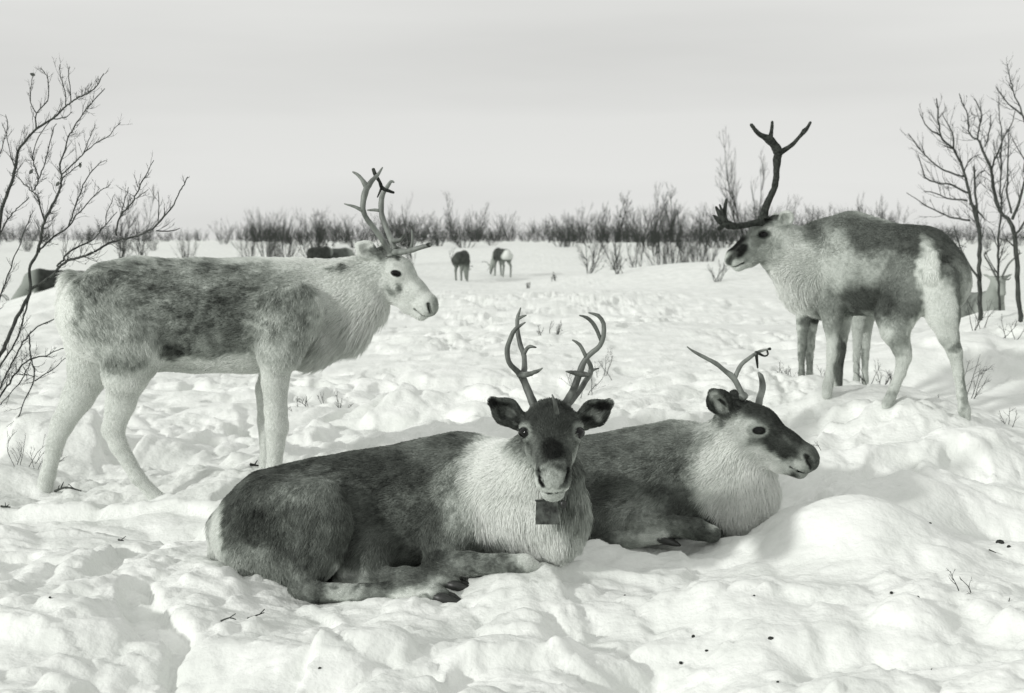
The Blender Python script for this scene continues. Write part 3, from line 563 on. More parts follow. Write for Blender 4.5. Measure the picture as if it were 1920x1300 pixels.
# --- front: dark reindeer lying down, looking at the camera
def front_lying():
    b = Body()
    b.chain([(468, 1000, 4.68, 66, 95), (510, 985, 4.68, 96, 118), (590, 975, 4.7, 106, 126), (690, 962, 4.72, 110, 132), (790, 950, 4.72, 115, 130), (868, 930, 4.7, 112, 112), (925, 925, 4.64, 98, 90)], k=.06, flow=-1, fl=.017)
    b.chain([(920, 915, 4.62, 84, 70), (965, 905, 4.50, 72, 66), (1005, 878, 4.38, 58, 56), (1030, 826, 4.27, 48, 46)], k=.05, flow=-1, fl=.026)
    b.chain([(950, 960, 4.55, 86, 72), (1010, 965, 4.46, 70, 58), (1040, 985, 4.42, 50, 46), (1046, 1015, 4.40, 34, 34)], k=.05, flow=(.25, -.2, -1), fl=.042)
    b.chain([(1040, 900, 4.36, 48, 46), (1050, 950, 4.38, 46, 44)], k=.05, flow=(.1, -.1, -1), fl=.05)
    # near hind leg
    b.chain([(470, 1010, 4.56, 56, 40), (520, 980, 4.53, 90, 50), (594, 960, 4.44, 62, 44), (612, 990, 4.40, 46, 38)], k=.014, flow=(-.35, 0, -1), fl=.017)
    b.chain([(612, 985, 4.41, 46, 38), (596, 1045, 4.38, 40, 30), (572, 1092, 4.35, 27, 22)], k=.02, fl=.017)
    b.chain([(490, 1040, 4.54, 56, 40), (560, 1060, 4.46, 44, 36)], k=.05, flow=(-.2, 0, -1), fl=.02)
    b.chain([(560, 1104, 4.34, 22, 20), (590, 1111, 4.31, 22), (680, 1113, 4.28, 20), (740, 1108, 4.27, 22), (778, 1110, 4.26, 25), (812, 1115, 4.25, 23), (830, 1119, 4.245, 19)], k=.018, fl=.012)
    b.chain([(640, 1088, 4.44, 20), (760, 1080, 4.40, 20), (812, 1086, 4.38, 20), (838, 1092, 4.36, 19), (852, 1095, 4.355, 16)], k=.018, fl=.012)
    b.chain([(690, 1040, 4.50, 44, 60), (660, 1050, 4.50, 40, 50)], k=.05, flow=(-.6, 0, -1), fl=.02)
    # near fore leg folded under
    b.chain([(878, 930, 4.58, 78, 46), (850, 1000, 4.50, 50, 42), (824, 1052, 4.44, 30, 32)], k=.05, fl=.017)
    b.chain([(826, 1058, 4.42, 30, 32), (880, 1058, 4.38, 26), (940, 1058, 4.34, 22), (982, 1060, 4.32, 23), (1000, 1066, 4.33, 18)], k=.02, fl=.014)
    b.chain([(985, 1072, 4.35, 15), (900, 1082, 4.40, 13)], k=.015, fl=.010)
    b.chain([(1000, 1040, 4.60, 22), (1060, 1050, 4.60, 20)], k=.02, fl=.014)
    b.seg(P(428, 990, 4.70), P(415, 1040, 4.70), .055, .035, k=.03, fl=.05, flow=(-.2, 0, -1))
    b.head((1033, 808, 4.22), (1037, 888, 4.00), (0, -.3, 1), 1.10, ears=[(-1, (-.050, .172, .075), (.75, .15, .55), 1.05), (1, (-.050, .172, .068), (.8, .05, .55), 1.05)], ear_base=(-.035, .058, .002), fl=.008, wide=1.2, lid=14, ring=135, eye=.0215)
    st = b.st
    st((.06, .07, -.055), (.18, .05, -.07), .032, 165, .8); st((.19, .048, .0), (.232, .044, -.016), .015, 75, .6); st((-.06, 0, .05), (.02, 0, .06), .078, 74, .3); st((.02, .03, .05), (.15, .01, .02), .046, 60, .4); st((.10, .035, .01), (.16, .03, -.01), .026, 95, .6); st((-.01, .08, .03), (.02, .085, .02), .014, 150, .6)
    st((.165, 0, .02), (.20, 0, .008), .030, 24, .4); st((.19, .05, -.045), (.215, .048, -.055), .012, 165, .6); st((.252, .008, -.018), (.268, .007, -.036), .0165, 160, .35); st((.262, 0, -.052), (.24, .03, -.060), .007, 120, .4); st((.235, .040, -.014), (.262, .028, -.046), .0095, 16, .35)
    st((.262, 0, -.056), (.24, .03, -.062), .008, 205, .4); st((.235, 0, -.084), (.20, .02, -.088), .026, 190, .3); st((.262, 0, -.071), (.20, .046, -.070), .0042, 45, .4)
    st((.085, .062, .004), (.10, .058, -.005), .009, 60, .5)
    s = [(560, 960, 160, 110, 94), (730, 950, 130, 110, 90), (640, 880, 240, 40, 72), (740, 1040, 60, 30, 112, .6), (850, 850, 90, 30, 100), (580, 900, 70, 28, 132, .7), (520, 990, 60, 26, 72, .7), (590, 990, 50, 60, 92, .6), (480, 950, 60, 40, 66, .8),
        (490, 1045, 85, 40, 150), (450, 1060, 50, 40, 165), (560, 1060, 46, 40, 110, .8), (410, 1010, 26, 60, 215), (700, 930, 60, 50, 84, .5), (760, 900, 60, 16, 60, .5), (810, 990, 40, 80, 84, .9), (860, 910, 50, 50, 125, .8), (920, 930, 62, 110, 222),
        (880, 880, 46, 36, 165, .8), (870, 960, 40, 60, 165, .8), (950, 900, 80, 90, 232), (900, 1010, 60, 32, 100, .75), (960, 1000, 26, 26, 120, .5), (825, 1062, 30, 26, 165, .9), (860, 1035, 34, 30, 130, .7), (668, 1060, 34, 28, 195, .9), (700, 1060, 40, 20, 150, .5),
        (900, 1065, 90, 22, 120, .9), (990, 1062, 24, 24, 55, .9), (640, 1108, 100, 30, 78, .95), (772, 1114, 46, 22, 225, 1.0, 4.26, .09), (690, 1096, 90, 9, 60, .7, 4.26, .1), (720, 1098, 60, 8, 80, .6, 4.3), (779, 1126, 12, 8, 30, .8, 4.3), (840, 1097, 50, 12, 70, .9, 4.38), (1045, 1010, 70, 60, 236), (1000, 970, 60, 50, 225), (1075, 960, 26, 90, 190), (1090, 900, 30, 60, 120, .6), (985, 1060, 28, 24, 92, .85), (930, 1056, 60, 20, 125, .6)]  # darker right side of the neck: shade painted into the coat colour
    s = SP(*s)
    face = SP((955, 775, 34, 36, 60, .95, 4.3, .14), (1112, 778, 36, 34, 62, .95, 4.3, .14), (934, 749, 13, 13, 16, 1, 4.3, .14), (1132, 754, 15, 13, 16, 1, 4.3, .14), (954, 770, 14, 11, 125, .8, 4.28, .12), (1110, 778, 20, 12, 150, .8, 4.28, .12), (1090, 792, 14, 8, 30, .8, 4.25, .12), (968, 795, 9, 12, 20, .7, 4.25, .12), (1095, 900, 14, 40, 90, .6, 4.4, .12))  # last spot: shaded neck and strap beside the face, painted dark
    r = make_deer('reindeer', 'dark reindeer lying in the snow in the foreground, head turned to face the camera', P(700, 1120, 4.6), b, srgb(105), s + face, 4.6, 230000, 2, GR, mottle=(.6, .2), frad=.00075, lean=.82, h=.0085, hf=.0036)
    antler(r, [[(1004, 768, 4.26, 9), (998, 752, 4.27, 8), (988, 728, 4.28, 7.5), (977, 704, 4.28, 7), (963, 690, 4.27, 5.5), (954, 678, 4.26, 5), (951, 654, 4.26, 4.6), (962, 624, 4.25, 4.2), (974, 612, 4.24, 3.2), (985, 605, 4.23, 1.2)],
        [(979, 706, 4.28, 7), (983, 690, 4.31, 5.6), (983, 668, 4.34, 5.2), (978, 652, 4.36, 4.8), (971, 628, 4.38, 4.5), (970, 600, 4.4, 4), (977, 578, 4.4, 1.4)], [(972, 598, 4.4, 3), (980, 594, 4.4, 2.6), (987, 592, 4.4, 1.2)],
        [(983, 664, 4.34, 4), (988, 655, 4.34, 4), (995, 650, 4.33, 3.4), (1006, 652, 4.32, 1.2)], [(974, 703, 4.28, 6), (990, 702, 4.2, 5.5), (1004, 698, 4.12, 4), (1017, 691, 4.08, 1.4)]], M_antler)
    antler(r, [[(1058, 765, 4.26, 9), (1068, 744, 4.27, 8), (1080, 720, 4.28, 7), (1090, 690, 4.27, 6.5), (1098, 674, 4.27, 5.6), (1112, 660, 4.26, 5), (1124, 648, 4.26, 4.8), (1131, 630, 4.25, 4.6), (1132, 608, 4.25, 4.2), (1122, 592, 4.24, 4), (1104, 586, 4.23, 1.4)],
        [(1126, 640, 4.26, 3), (1120, 622, 4.25, 4), (1111, 604, 4.23, 4.2), (1100, 595, 4.22, 3.4), (1086, 591, 4.2, 1.4)], [(1100, 672, 4.27, 5), (1094, 660, 4.26, 4), (1086, 646, 4.26, 3.6), (1073, 638, 4.25, 1.4)],
        [(1062, 764, 4.27, 7), (1082, 738, 4.33, 5.5), (1098, 715, 4.38, 5), (1107, 700, 4.4, 5), (1107, 688, 4.4, 4.5), (1099, 670, 4.38, 4), (1096, 660, 4.37, 2)], [(1104, 703, 4.4, 4), (1092, 702, 4.3, 6), (1076, 699, 4.2, 4.6), (1061, 697, 4.14, 1.4)], [(1106, 698, 4.4, 3.4), (1115, 693, 4.42, 2.6), (1123, 690, 4.43, 1.2)],
        ], M_antler)
    antler(r, [[(1046, 790, 4.15, 6), (1043, 772, 4.13, 5), (1040, 756, 4.12, 4), (1035, 740, 4.12, 1.4)]], M_antler, 'brow_spike')
    hoof(r, (814, 1116, 4.247), (868, 1130, 4.225), 24); hoof(r, (838, 1093, 4.358), (894, 1105, 4.335), 21); hoof(r, (772, 1122, 4.23), (786, 1132, 4.22), 9, name='dewclaw')
    # collar
    c = empty('collar', P(1025, 960, 4.3)); tag(c, 'dark rectangular tag on a strap round the neck of the reindeer facing the camera', 'collar')
    T = Tubes(); cc = P(1030, 948, 4.44); a = np.linspace(0, 2 * math.pi, 40)
    ring = [cc + np.array([math.cos(t) * .104, math.sin(t) * .115, .02 * math.sin(t) - .012 * math.cos(t * 2)]) for t in a]
    V = []; 
    for p, t in zip(ring, a):
        o = np.array([math.cos(t), math.sin(t), 0]) * .003
        V += [p - o + [0, 0, .011], p + o + [0, 0, .011], p + o - [0, 0, .011], p - o - [0, 0, .011]]
    i = np.arange(len(V)).reshape(-1, 4); j = np.roll(i, -1, 1)
    link('strap', mesh_np('strap', V, np.stack([i[:-1], j[:-1], j[1:], i[1:]], -1).reshape(-1, 4), M_leather, False), c)
    def slab(x0, x1, y0, y1, Y, th, lean_):
        p = [P(x0, y0, Y), P(x1, y0, Y), P(x1 + 1, y1, Y - lean_), P(x0 - 1, y1, Y - lean_)]
        f = [q + np.array([0, th, 0]) for q in p]; me = bpy.data.meshes.new('tag_plate')
        me.from_pydata([list(q) for q in p + f], [], [(0, 3, 2, 1), (4, 5, 6, 7), (0, 1, 5, 4), (1, 2, 6, 5), (2, 3, 7, 6), (3, 0, 4, 7)]); me.materials.append(M_wood)
        o = link('tag_plate', me, c); bv = o.modifiers.new('bevel', 'BEVEL'); bv.width = .002; bv.segments = 2
        return o
    slab(1005, 1047, 938, 984, 4.235, .008, .015)
    T = Tubes(); y = 4.232; T.add([P(1004, 939, y), P(1026, 937, y), P(1048, 939, y)], [.003] * 3, 6); T.build('edge_rim', M_leather, c)
    link('buckle', ball(P(1056, 946, 4.24), .014, M_hoof, sx=.8, sy=.6), c)
    return r
# --- right: lying reindeer with a pale neck, in profile
def right_lying():
    b = Body()
    b.chain([(985, 945, 5.36, 62, 80), (1040, 935, 5.34, 88, 100), (1110, 928, 5.28, 104, 118), (1200, 916, 5.22, 107, 120), (1275, 903, 5.14, 108, 112), (1335, 896, 5.08, 88, 86)], k=.06, flow=-1, fl=.017)
    b.chain([(1330, 885, 5.08, 82, 72), (1362, 860, 5.02, 68, 60), (1385, 828, 4.97, 54, 48), (1400, 805, 4.94, 42, 40)], k=.05, flow=-1, fl=.028)
    b.chain([(1345, 925, 5.04, 72, 60), (1385, 915, 5.0, 62, 46), (1400, 940, 4.98, 44, 38), (1395, 960, 4.98, 34, 32)], k=.05, flow=(.1, -.1, -1), fl=.042)
    b.chain([(1405, 860, 4.96, 36, 34), (1408, 905, 4.97, 42, 36)], k=.04, flow=(.1, -.1, -1), fl=.042)
    b.chain([(1285, 910, 5.0, 70, 40), (1240, 960, 4.93, 42, 34), (1205, 985, 4.88, 28, 28)], k=.045, fl=.017)
    b.chain([(1200, 985, 4.87, 28, 28), (1250, 985, 4.84, 25), (1305, 992, 4.81, 23), (1335, 1002, 4.8, 19)], k=.02, fl=.014)
    b.chain([(1070, 980, 5.08, 70, 50), (1100, 1020, 4.98, 44, 40), (1090, 1036, 4.92, 26, 24)], k=.045, flow=(-.3, 0, -1), fl=.017)
    b.chain([(1088, 1038, 4.90, 24), (1150, 1020, 4.86, 22), (1205, 1008, 4.83, 18), (1240, 1008, 4.81, 14)], k=.018, fl=.012)
    b.chain([(1100, 990, 5.0, 50, 50), (1180, 985, 4.98, 40, 50)], k=.045, flow=(-.5, 0, -1), fl=.02)
    b.head((1398, 797, 4.92), (1514, 860, 4.84), (-.05, -.1, 1), 1.05, ears=[(-1, (-.130, .100, .104), (.35, .95, .0), 1.2), (1, (-.10, .12, .05), (.6, .6, .3), 1.0)], fl=.008, lid=18, ring=170, ear_col=(52, 185))
    st = b.st
    st((.06, .055, -.03), (.14, .05, -.04), .030, 150, .8); st((-.06, 0, .06), (.03, 0, .066), .060, 62, .45); st((.03, 0, .05), (.17, 0, .022), .050, 56, .45); st((.09, .045, .0), (.15, .045, -.02), .028, 72, .7); st((.10, .035, .02), (.12, .035, .015), .014, 42, .7); st((.13, .05, -.045), (.05, .05, -.07), .03, 225, .5)
    st((.12, .05, -.01), (.18, .045, -.025), .030, 62, .5); st((.19, .03, -.05), (.21, .04, -.058), .018, 195, .6); st((.232, 0, -.01), (.262, 0, -.035), .040, 88, .35); st((.225, .043, -.008), (.262, .030, -.050), .010, 34, .4); st((.262, 0, -.06), (.20, .045, -.062), .008, 190, .4)
    st((.17, .046, -.073), (.256, .016, -.073), .0055, 22, .4); st((.19, .02, -.094), (.21, .02, -.092), .014, 60, .5); st((.16, .02, -.085), (.18, .02, -.090), .016, 215, .5)
    s = SP((1200, 880, 240, 75, 106), (1150, 870, 80, 40, 92, .7), (1250, 830, 90, 26, 112), (1240, 890, 70, 40, 88, .7), (1190, 950, 60, 40, 140, .7), (1200, 975, 44, 36, 160, .9), (1280, 950, 55, 40, 82, .9), (1100, 960, 50, 60, 70, .8), (1322, 880, 40, 60, 170, .7), (1388, 880, 84, 110, 238), (1350, 840, 40, 44, 225, .8), (1345, 905, 34, 50, 215, .8), (1395, 960, 74, 54, 240),
        (1110, 1030, 70, 30, 72, 1, 4.9, .2), (1220, 1006, 34, 16, 195, 1, 4.83, .12), (1330, 1000, 44, 22, 70, .9, 4.82, .2), (1270, 1000, 30, 18, 120, .6, 4.85, .15),
        (1390, 800, 30, 40, 225, .9, 4.9, .25), (1352, 790, 7, 14, 30, .6, 4.88, .12))
    r = make_deer('reindeer', 'reindeer lying behind the front one, white neck, grey flank, dark face in profile', P(1250, 1030, 5.05), b, srgb(150), s, 5.0, 150000, 3, GR, mottle=(.45, .2), frad=.00080, lean=.80, h=.0085, hf=.004)
    antler(r, [[(1396, 748, 4.91, 6.5), (1388, 732, 4.91, 6), (1380, 716, 4.91, 5.5), (1370, 703, 4.9, 6), (1361, 697, 4.9, 5), (1348, 686, 4.88, 4.4), (1333, 677, 4.87, 4), (1305, 662, 4.85, 3.2), (1288, 651, 4.84, 1.2)], [(1376, 710, 4.91, 5), (1380, 704, 4.91, 5), (1386, 691, 4.92, 4.5), (1394, 680, 4.93, 4), (1404, 672, 4.94, 3.6), (1425, 659, 4.97, 3.2), (1443, 654, 4.98, 1.4)]], M_antler_light)
    antler(r, [[(1421, 768, 4.95, 7), (1425, 746, 4.98, 7), (1429, 730, 5.01, 6.5), (1429, 718, 5.02, 6), (1426, 705, 5.02, 4.5), (1422, 699, 5.02, 2)]], M_antler_light, 'antler', 'short broken antler')
    shreds(r, [[(1445, 654, 4.98, 3), (1438, 656, 4.98, 2), (1440, 664, 4.98, 1.8), (1434, 668, 4.98, 1.6), (1420, 662, 4.96, 3)], [(1418, 660, 4.96, 3.6), (1419, 672, 4.96, 3.2), (1421, 690, 4.96, 1.6)]])
    hoof(r, (1234, 1010, 4.81), (1276, 1021, 4.79), 14)
    return r
# --- right: big standing reindeer seen from behind, head turned left
def right_standing():
    sd = norm(np.array([-.75, -.66, 0])); b = Body(side=sd)
    b.chain([(1553, 500, 7.72, 86, 66), (1600, 496, 7.62, 88, 68), (1660, 506, 7.46, 80, 72), (1722, 508, 7.30, 77, 66), (1754, 528, 7.2, 66, 60)], k=.08, flow=1, fl=.016)
    b.chain([(1540, 490, 7.72, 74, 54), (1500, 484, 7.66, 55, 42), (1462, 464, 7.62, 41, 36), (1448, 450, 7.6, 36, 34)], k=.06, flow=1, fl=.024)
    b.chain([(1545, 535, 7.70, 54, 42), (1506, 528, 7.66, 42, 32), (1474, 496, 7.62, 30, 26)], k=.05, flow=(.3, .1, -1), fl=.08)
    b.seg(P(1590, 425, 7.62), P(1640, 440, 7.5), .05, .04, .05, .05, k=.08, fl=.016)
    b.chain([(1556, 530, 7.58, 46, 30), (1560, 575, 7.56, 30, 26), (1561, 610, 7.56, 20), (1563, 645, 7.56, 14), (1562, 662, 7.56, 14), (1557, 700, 7.57, 9.5), (1552, 722, 7.57, 11), (1550, 742, 7.56, 11)], k=.03, fl=.013)
    b.chain([(1580, 560, 7.84, 32, 26), (1578, 615, 7.84, 18), (1575, 655, 7.84, 13), (1572, 700, 7.85, 9), (1571, 740, 7.84, 11)], k=.03, fl=.013)
    b.chain([(1712, 530, 7.16, 66, 36), (1680, 590, 7.12, 46, 32), (1678, 620, 7.1, 32, 26), (1691, 655, 7.1, 21, 18), (1695, 670, 7.1, 17, 15), (1688, 700, 7.1, 12), (1676, 730, 7.1, 11), (1666, 755, 7.1, 13), (1660, 770, 7.09, 10)], k=.04, fl=.013)
    b.chain([(1757, 530, 7.06, 44, 34), (1768, 590, 7.04, 36, 30), (1778, 630, 7.03, 24, 20), (1790, 660, 7.03, 17, 15), (1797, 700, 7.04, 12), (1803, 740, 7.05, 11), (1808, 770, 7.05, 13), (1812, 790, 7.05, 10)], k=.04, fl=.013)
    b.seg(P(1752, 478, 7.02), P(1746, 520, 7.0), .028, .03, k=.04, fl=.022, flow=(0, 0, -1))
    b.head((1445, 438, 7.58), (1367, 488, 7.54), (0, 0, 1), 1.08, ears=[(1, (-.105, .085, .062), (.35, .9, .1), 1.1), (-1, (-.105, .11, .05), (.5, .7, .2), 1.0)], fl=.009, lid=16, ring=70)
    st = b.st
    st((-.04, 0, .07), (.04, 0, .07), .05, 70, .4); st((.05, 0, .05), (.15, 0, .03), .035, 95, .4); st((.16, 0, .02), (.21, 0, .0), .036, 24, .4); st((.17, .04, -.005), (.205, .035, -.02), .026, 26, .4)
    st((.225, .03, -.02), (.262, .02, -.04), .02, 70, .4); st((.10, .05, -.03), (.02, .05, -.05), .04, 150, .6); st((.262, 0, -.062), (.20, .045, -.066), .010, 205, .4); st((.17, .046, -.074), (.256, .016, -.074), .005, 30, .4); st((.20, 0, -.095), (.22, 0, -.09), .018, 190, .4)
    s = SP((1690, 480, 110, 60, 105, .9), (1640, 440, 130, 34, 72), (1720, 458, 70, 38, 70), (1590, 424, 70, 34, 84, .8), (1690, 555, 66, 66, 104, .95), (1640, 515, 70, 44, 120, .75), (1600, 508, 34, 28, 178, .6), (1562, 490, 34, 66, 180, .75), (1608, 560, 52, 42, 70, .6), (1605, 564, 38, 30, 46, .85), (1540, 470, 24, 30, 150, .5), (1545, 560, 22, 36, 100, .7), (1690, 610, 34, 46, 96, .7),
        (1745, 520, 17, 70, 222, .95, 7.0, .3), (1768, 585, 26, 60, 215, .9, 7.0, .3), (1738, 622, 30, 40, 225, .9, 7.0, .24), (1800, 560, 12, 90, 110, .8, 7.0, .3), (1765, 478, 10, 12, 110, .5, 7.0, .3), (1683, 640, 16, 40, 118, .7, 7.1, .2), (1697, 690, 16, 44, 205, .85, 7.1, .2), (1666, 750, 12, 20, 140, .6, 7.1, .2), (1795, 655, 16, 10, 60, .7, 7.0, .2), (1803, 730, 7, 60, 120, .6, 7.05, .2), (1794, 710, 6, 60, 215, .6, 7.05, .2),  # pale left and dark right leg edges: side light painted into the coat
        (1562, 600, 30, 40, 120, .7, 7.56, .2), (1556, 680, 8, 60, 205, .9, 7.56, .2), (1568, 680, 7, 60, 85, .7, 7.58, .15), (1573, 680, 14, 70, 48, .9, 7.84, .14), (1490, 500, 60, 50, 222), (1480, 560, 60, 50, 225), (1520, 520, 30, 50, 190, .6),  # near foreleg likewise: lit left edge and shaded right edge painted on
        (1415, 470, 50, 34, 135, .8), (1438, 475, 34, 26, 165, .8), (1463, 415, 14, 18, 150, .7), (1455, 480, 20, 24, 200, .7))
    r = make_deer('reindeer', 'large standing reindeer seen from behind on the right, white rump patch, head turned left', P(1680, 770, 7.3), b, srgb(200), s, 7.5, 120000, 4, GR, mottle=(.28, .14), frad=.0011, lean=.84, h=.011, hf=.006)
    antler(r, [[(1432, 410, 7.55, 9), (1434, 396, 7.55, 7.5), (1442, 375, 7.56, 6.6), (1453, 350, 7.57, 6), (1456, 320, 7.57, 6), (1457, 300, 7.57, 7.5), (1459, 286, 7.57, 9), (1452, 272, 7.56, 8), (1442, 262, 7.55, 8), (1432, 256, 7.54, 5.5), (1421, 250, 7.53, 4.6), (1408, 234, 7.52, 3.2)],
        [(1443, 264, 7.55, 6), (1446, 250, 7.55, 3.8), (1448, 228, 7.55, 2.6)], [(1458, 288, 7.57, 7), (1470, 282, 7.58, 5), (1488, 269, 7.6, 3.8), (1500, 256, 7.61, 3.4), (1508, 246, 7.62, 4.6), (1514, 240, 7.62, 3.4), (1520, 229, 7.63, 2.4)]], M_velvet, 'antler')
    antler(r, [[(1428, 415, 7.5, 7), (1408, 420, 7.45, 6), (1386, 424, 7.4, 6), (1366, 422, 7.37, 8), (1356, 414, 7.36, 9), (1350, 402, 7.36, 6), (1342, 388, 7.36, 2)], [(1354, 416, 7.36, 8), (1346, 412, 7.36, 5), (1338, 404, 7.35, 2)], [(1360, 418, 7.36, 6), (1358, 400, 7.37, 4), (1362, 374, 7.38, 2.6)], [(1352, 410, 7.36, 6), (1353, 396, 7.36, 3), (1349, 384, 7.35, 1.5)], [(1356, 422, 7.36, 6), (1350, 428, 7.36, 4), (1345, 430, 7.35, 2)]], M_velvet, 'brow_palm', 'low palmate antler reaching forward over the nose')
    return r
def hidden_standing():
    b = Body()
    b.chain([(1512, 548, 8.6, 46, 44), (1545, 535, 8.6, 62, 56), (1600, 530, 8.6, 64, 58), (1650, 525, 8.62, 58, 50)], k=.06, flow=-1, fl=.016)
    b.chain([(1650, 520, 8.62, 46, 36), (1680, 530, 8.7, 34, 28), (1700, 540, 8.75, 28, 24)], k=.05, flow=-1, fl=.02)
    for x, Y, l in ((1503, 8.5, 0), (1518, 8.72, 6), (1606, 8.5, 24), (1622, 8.72, 20)):
        b.chain([(x + 8, 560, Y, 28, 22), (x + 2, 615, Y, 13, 12), (x + 1, 650, Y, 9.5), (x, 668, Y, 8), (x, 700 + l / 2, Y, 7), (x, 718 + l, Y, 9)], k=.03, fl=.012)
    b.head((1700, 545, 8.78), (1722, 600, 9.0), (.6, 0, .6), .9, ears=[(-1, (-.14, .08, .03), (.2, .9, .3), 1), (1, (-.14, .08, .03), (.2, .9, .3), 1)])
    b.eyes = []
    s = SP((1560, 500, 130, 50, 105), (1520, 600, 34, 12, 50, .9), (1500, 560, 30, 34, 215, .9), (1504, 660, 14, 90, 105, .8), (1519, 660, 10, 90, 80, .8), (1604, 660, 10, 90, 190, .8), (1616, 670, 12, 90, 110, .8))
    return make_deer('reindeer', 'second reindeer standing behind the large right one, only its legs and chest showing', P(1560, 722, 8.6), b, srgb(190), s, 8.6, 30000, 5, GR, mottle=(.3, .15), frad=.0016, h=.012, hf=.010)
pale_standing(); front_lying(); right_lying(); right_standing(); hidden_standing()
# --- far reindeer
GF = 'reindeer farther off among the bushes'
def far_deer(label, pos, yaw, pose, coat, sc_, seed, rump=True):
    """a small, distant reindeer; built along its own axis (x = forward)"""
    b = Body(side=(-math.sin(yaw), math.cos(yaw), 0)); ca, sa = math.cos(yaw), math.sin(yaw)
    def G(x, y, z): return np.array([pos[0] + sc_ * (x * ca - y * sa), pos[1] + sc_ * (x * sa + y * ca), pos[2] + sc_ * z])
    zb = .72 if pose not in ('lie', 'rest') else .30
    for a, c, r0, r1, s0, s1 in (((-.42, 0, zb + .02), (0, 0, zb), .20, .22, .17, .20), ((0, 0, zb), (.36, 0, zb + .03), .22, .22, .20, .16), ((.36, 0, zb + .05), (.50, 0, zb + .05), .20, .15, .14, .11)):
        b.seg(G(*a), G(*c), r0 * sc_, r1 * sc_, s0 * sc_, s1 * sc_, k=.06, flow=-1)
    if pose == 'rest': zb = .30
    if pose == 'rest': b.seg(G(.48, 0, zb + .05), G(.66, .1, zb - .02), .14 * sc_, .09 * sc_, k=.06, flow=-1); hc_, hn = G(.70, .12, zb - .04), G(.84, .2, zb - .18)
    elif pose == 'graze': b.seg(G(.48, 0, zb + .04), G(.80, .05, .36), .14 * sc_, .09 * sc_, k=.06, flow=-1); hc_, hn = G(.84, .05, .30), G(.92, .06, .08)
    elif pose == 'lie': b.seg(G(.48, 0, zb + .05), G(.72, 0, zb + .32), .14 * sc_, .09 * sc_, k=.06, flow=-1); hc_, hn = G(.76, 0, zb + .38), G(.96, 0, zb + .25)
    else: b.seg(G(.46, 0, zb + .1), G(.72, 0, zb + .26), .15 * sc_, .10 * sc_, k=.06, flow=-1); hc_, hn = G(.76, 0, zb + .30), G(.98, 0, zb + .18)
    b.seg(hc_, hn, .075 * sc_, .038 * sc_, k=.04, flow=-1)
    for q in (-1, 1): 
        e0 = hc_ + np.array([-sa * q * .05, ca * q * .05, .03]) * sc_; d = norm(hn - hc_)
        e1 = e0 + (np.array([-sa * q * .11, ca * q * .11, .03]) - d * .05) * sc_; b.seg(e0, e1, .03 * sc_, .015 * sc_, k=.02, fl=.008)
        if pose in ('lie', 'rest'):
            b.seg(G(.4, q * .12, .16), G(.62, q * .14, .06), .07 * sc_, .05 * sc_, k=.03); b.seg(G(-.36, q * .14, .16), G(-.1, q * .22, .06), .12 * sc_, .05 * sc_, k=.04)
        else:
            b.seg(G(.36, q * .09, zb - .08), G(.38, q * .10, .42), .10 * sc_, .05 * sc_, k=.04); b.seg(G(.38, q * .10, .42), G(.36 + q * .05, q * .10, -.02), .042 * sc_, .028 * sc_, k=.02)
            b.seg(G(-.42, q * .09, zb - .05), G(-.36 + q * .03, q * .10, .50), .15 * sc_, .07 * sc_, k=.04); b.seg(G(-.36 + q * .03, q * .10, .50), G(-.50 + q * .07, q * .10, .36), .06 * sc_, .042 * sc_, k=.02); b.seg(G(-.50 + q * .07, q * .10, .36), G(-.45 + q * .10, q * .10, -.02), .038 * sc_, .028 * sc_, k=.02)
    V, Q = b.mesh(.018)
    root = empty('reindeer', pos); tag(root, label, 'reindeer', GF)
    v = np.full(len(V), srgb(coat)); rel = V - pos; fx = (rel[:, 0] * ca + rel[:, 1] * sa) / sc_; fz = rel[:, 2] / sc_
    v *= 1 + .55 * fbm3(V * 8 + seed) + .3 * noise3(V * 30)
    if rump: m = sstep(-.44, -.56, fx) * sstep(.5, .6, fz); v = v * (1 - m) + srgb(215) * m
    m = sstep(.3, .5, fx) * sstep(.15, .3, fz) * .6; v = v * (1 - m) + srgb(170) * m
    m = sstep(zb - .12, zb - .24, fz) * .5; v = v * (1 - m) + srgb(150) * m
    me = mesh_np('body', V, Q, M_coat); at = me.color_attributes.new('coat', 'FLOAT_COLOR', 'POINT'); at.data.foreach_set('color', tinted(v).astype(np.float32).ravel()); link('body', me, root)
    up = norm(np.array([0, 0, 1.0]) - norm(hn - hc_) * norm(hn - hc_)[2] + 1e-3)
    for q in (-1, 1):
        T = Tubes(); sdv = np.array([-sa, ca, 0]) * q; bk = -norm(hn - hc_); o = hc_ + (up * .06 + sdv * .03) * sc_
        p = [o, o + (up * .12 + sdv * .08 + bk * .10) * sc_, o + (up * .26 + sdv * .16 + bk * .08) * sc_, o + (up * .38 + sdv * .12) * sc_]
        T.add(*smooth_path(p, np.array([.013, .011, .009, .004]) * sc_, .03), 5)
        T.add(*smooth_path([p[0], o + (up * .05 + sdv * .03 - bk * .12) * sc_, o + (up * .14 + sdv * .03 - bk * .2) * sc_], np.array([.010, .008, .003]) * sc_, .03), 5)
        T.add(*smooth_path([p[2], p[2] + (up * .08 - bk * .09) * sc_], np.array([.008, .003]) * sc_, .03), 5)
        T.build('antler', M_antler, root)
    return root
def gpos(px, py, Y): p = P(px, py, Y); p[2] = on_snow(p[0], p[1]); return p
far_deer('far reindeer grazing, left one of the two out in the open', gpos(866, 528, 48), math.radians(80), 'graze', 70, 1.12, 11, False)
far_deer('far reindeer grazing tail towards the camera, right one of the two in the open', gpos(941, 516, 51), math.radians(112), 'graze', 62, 1.05, 12)
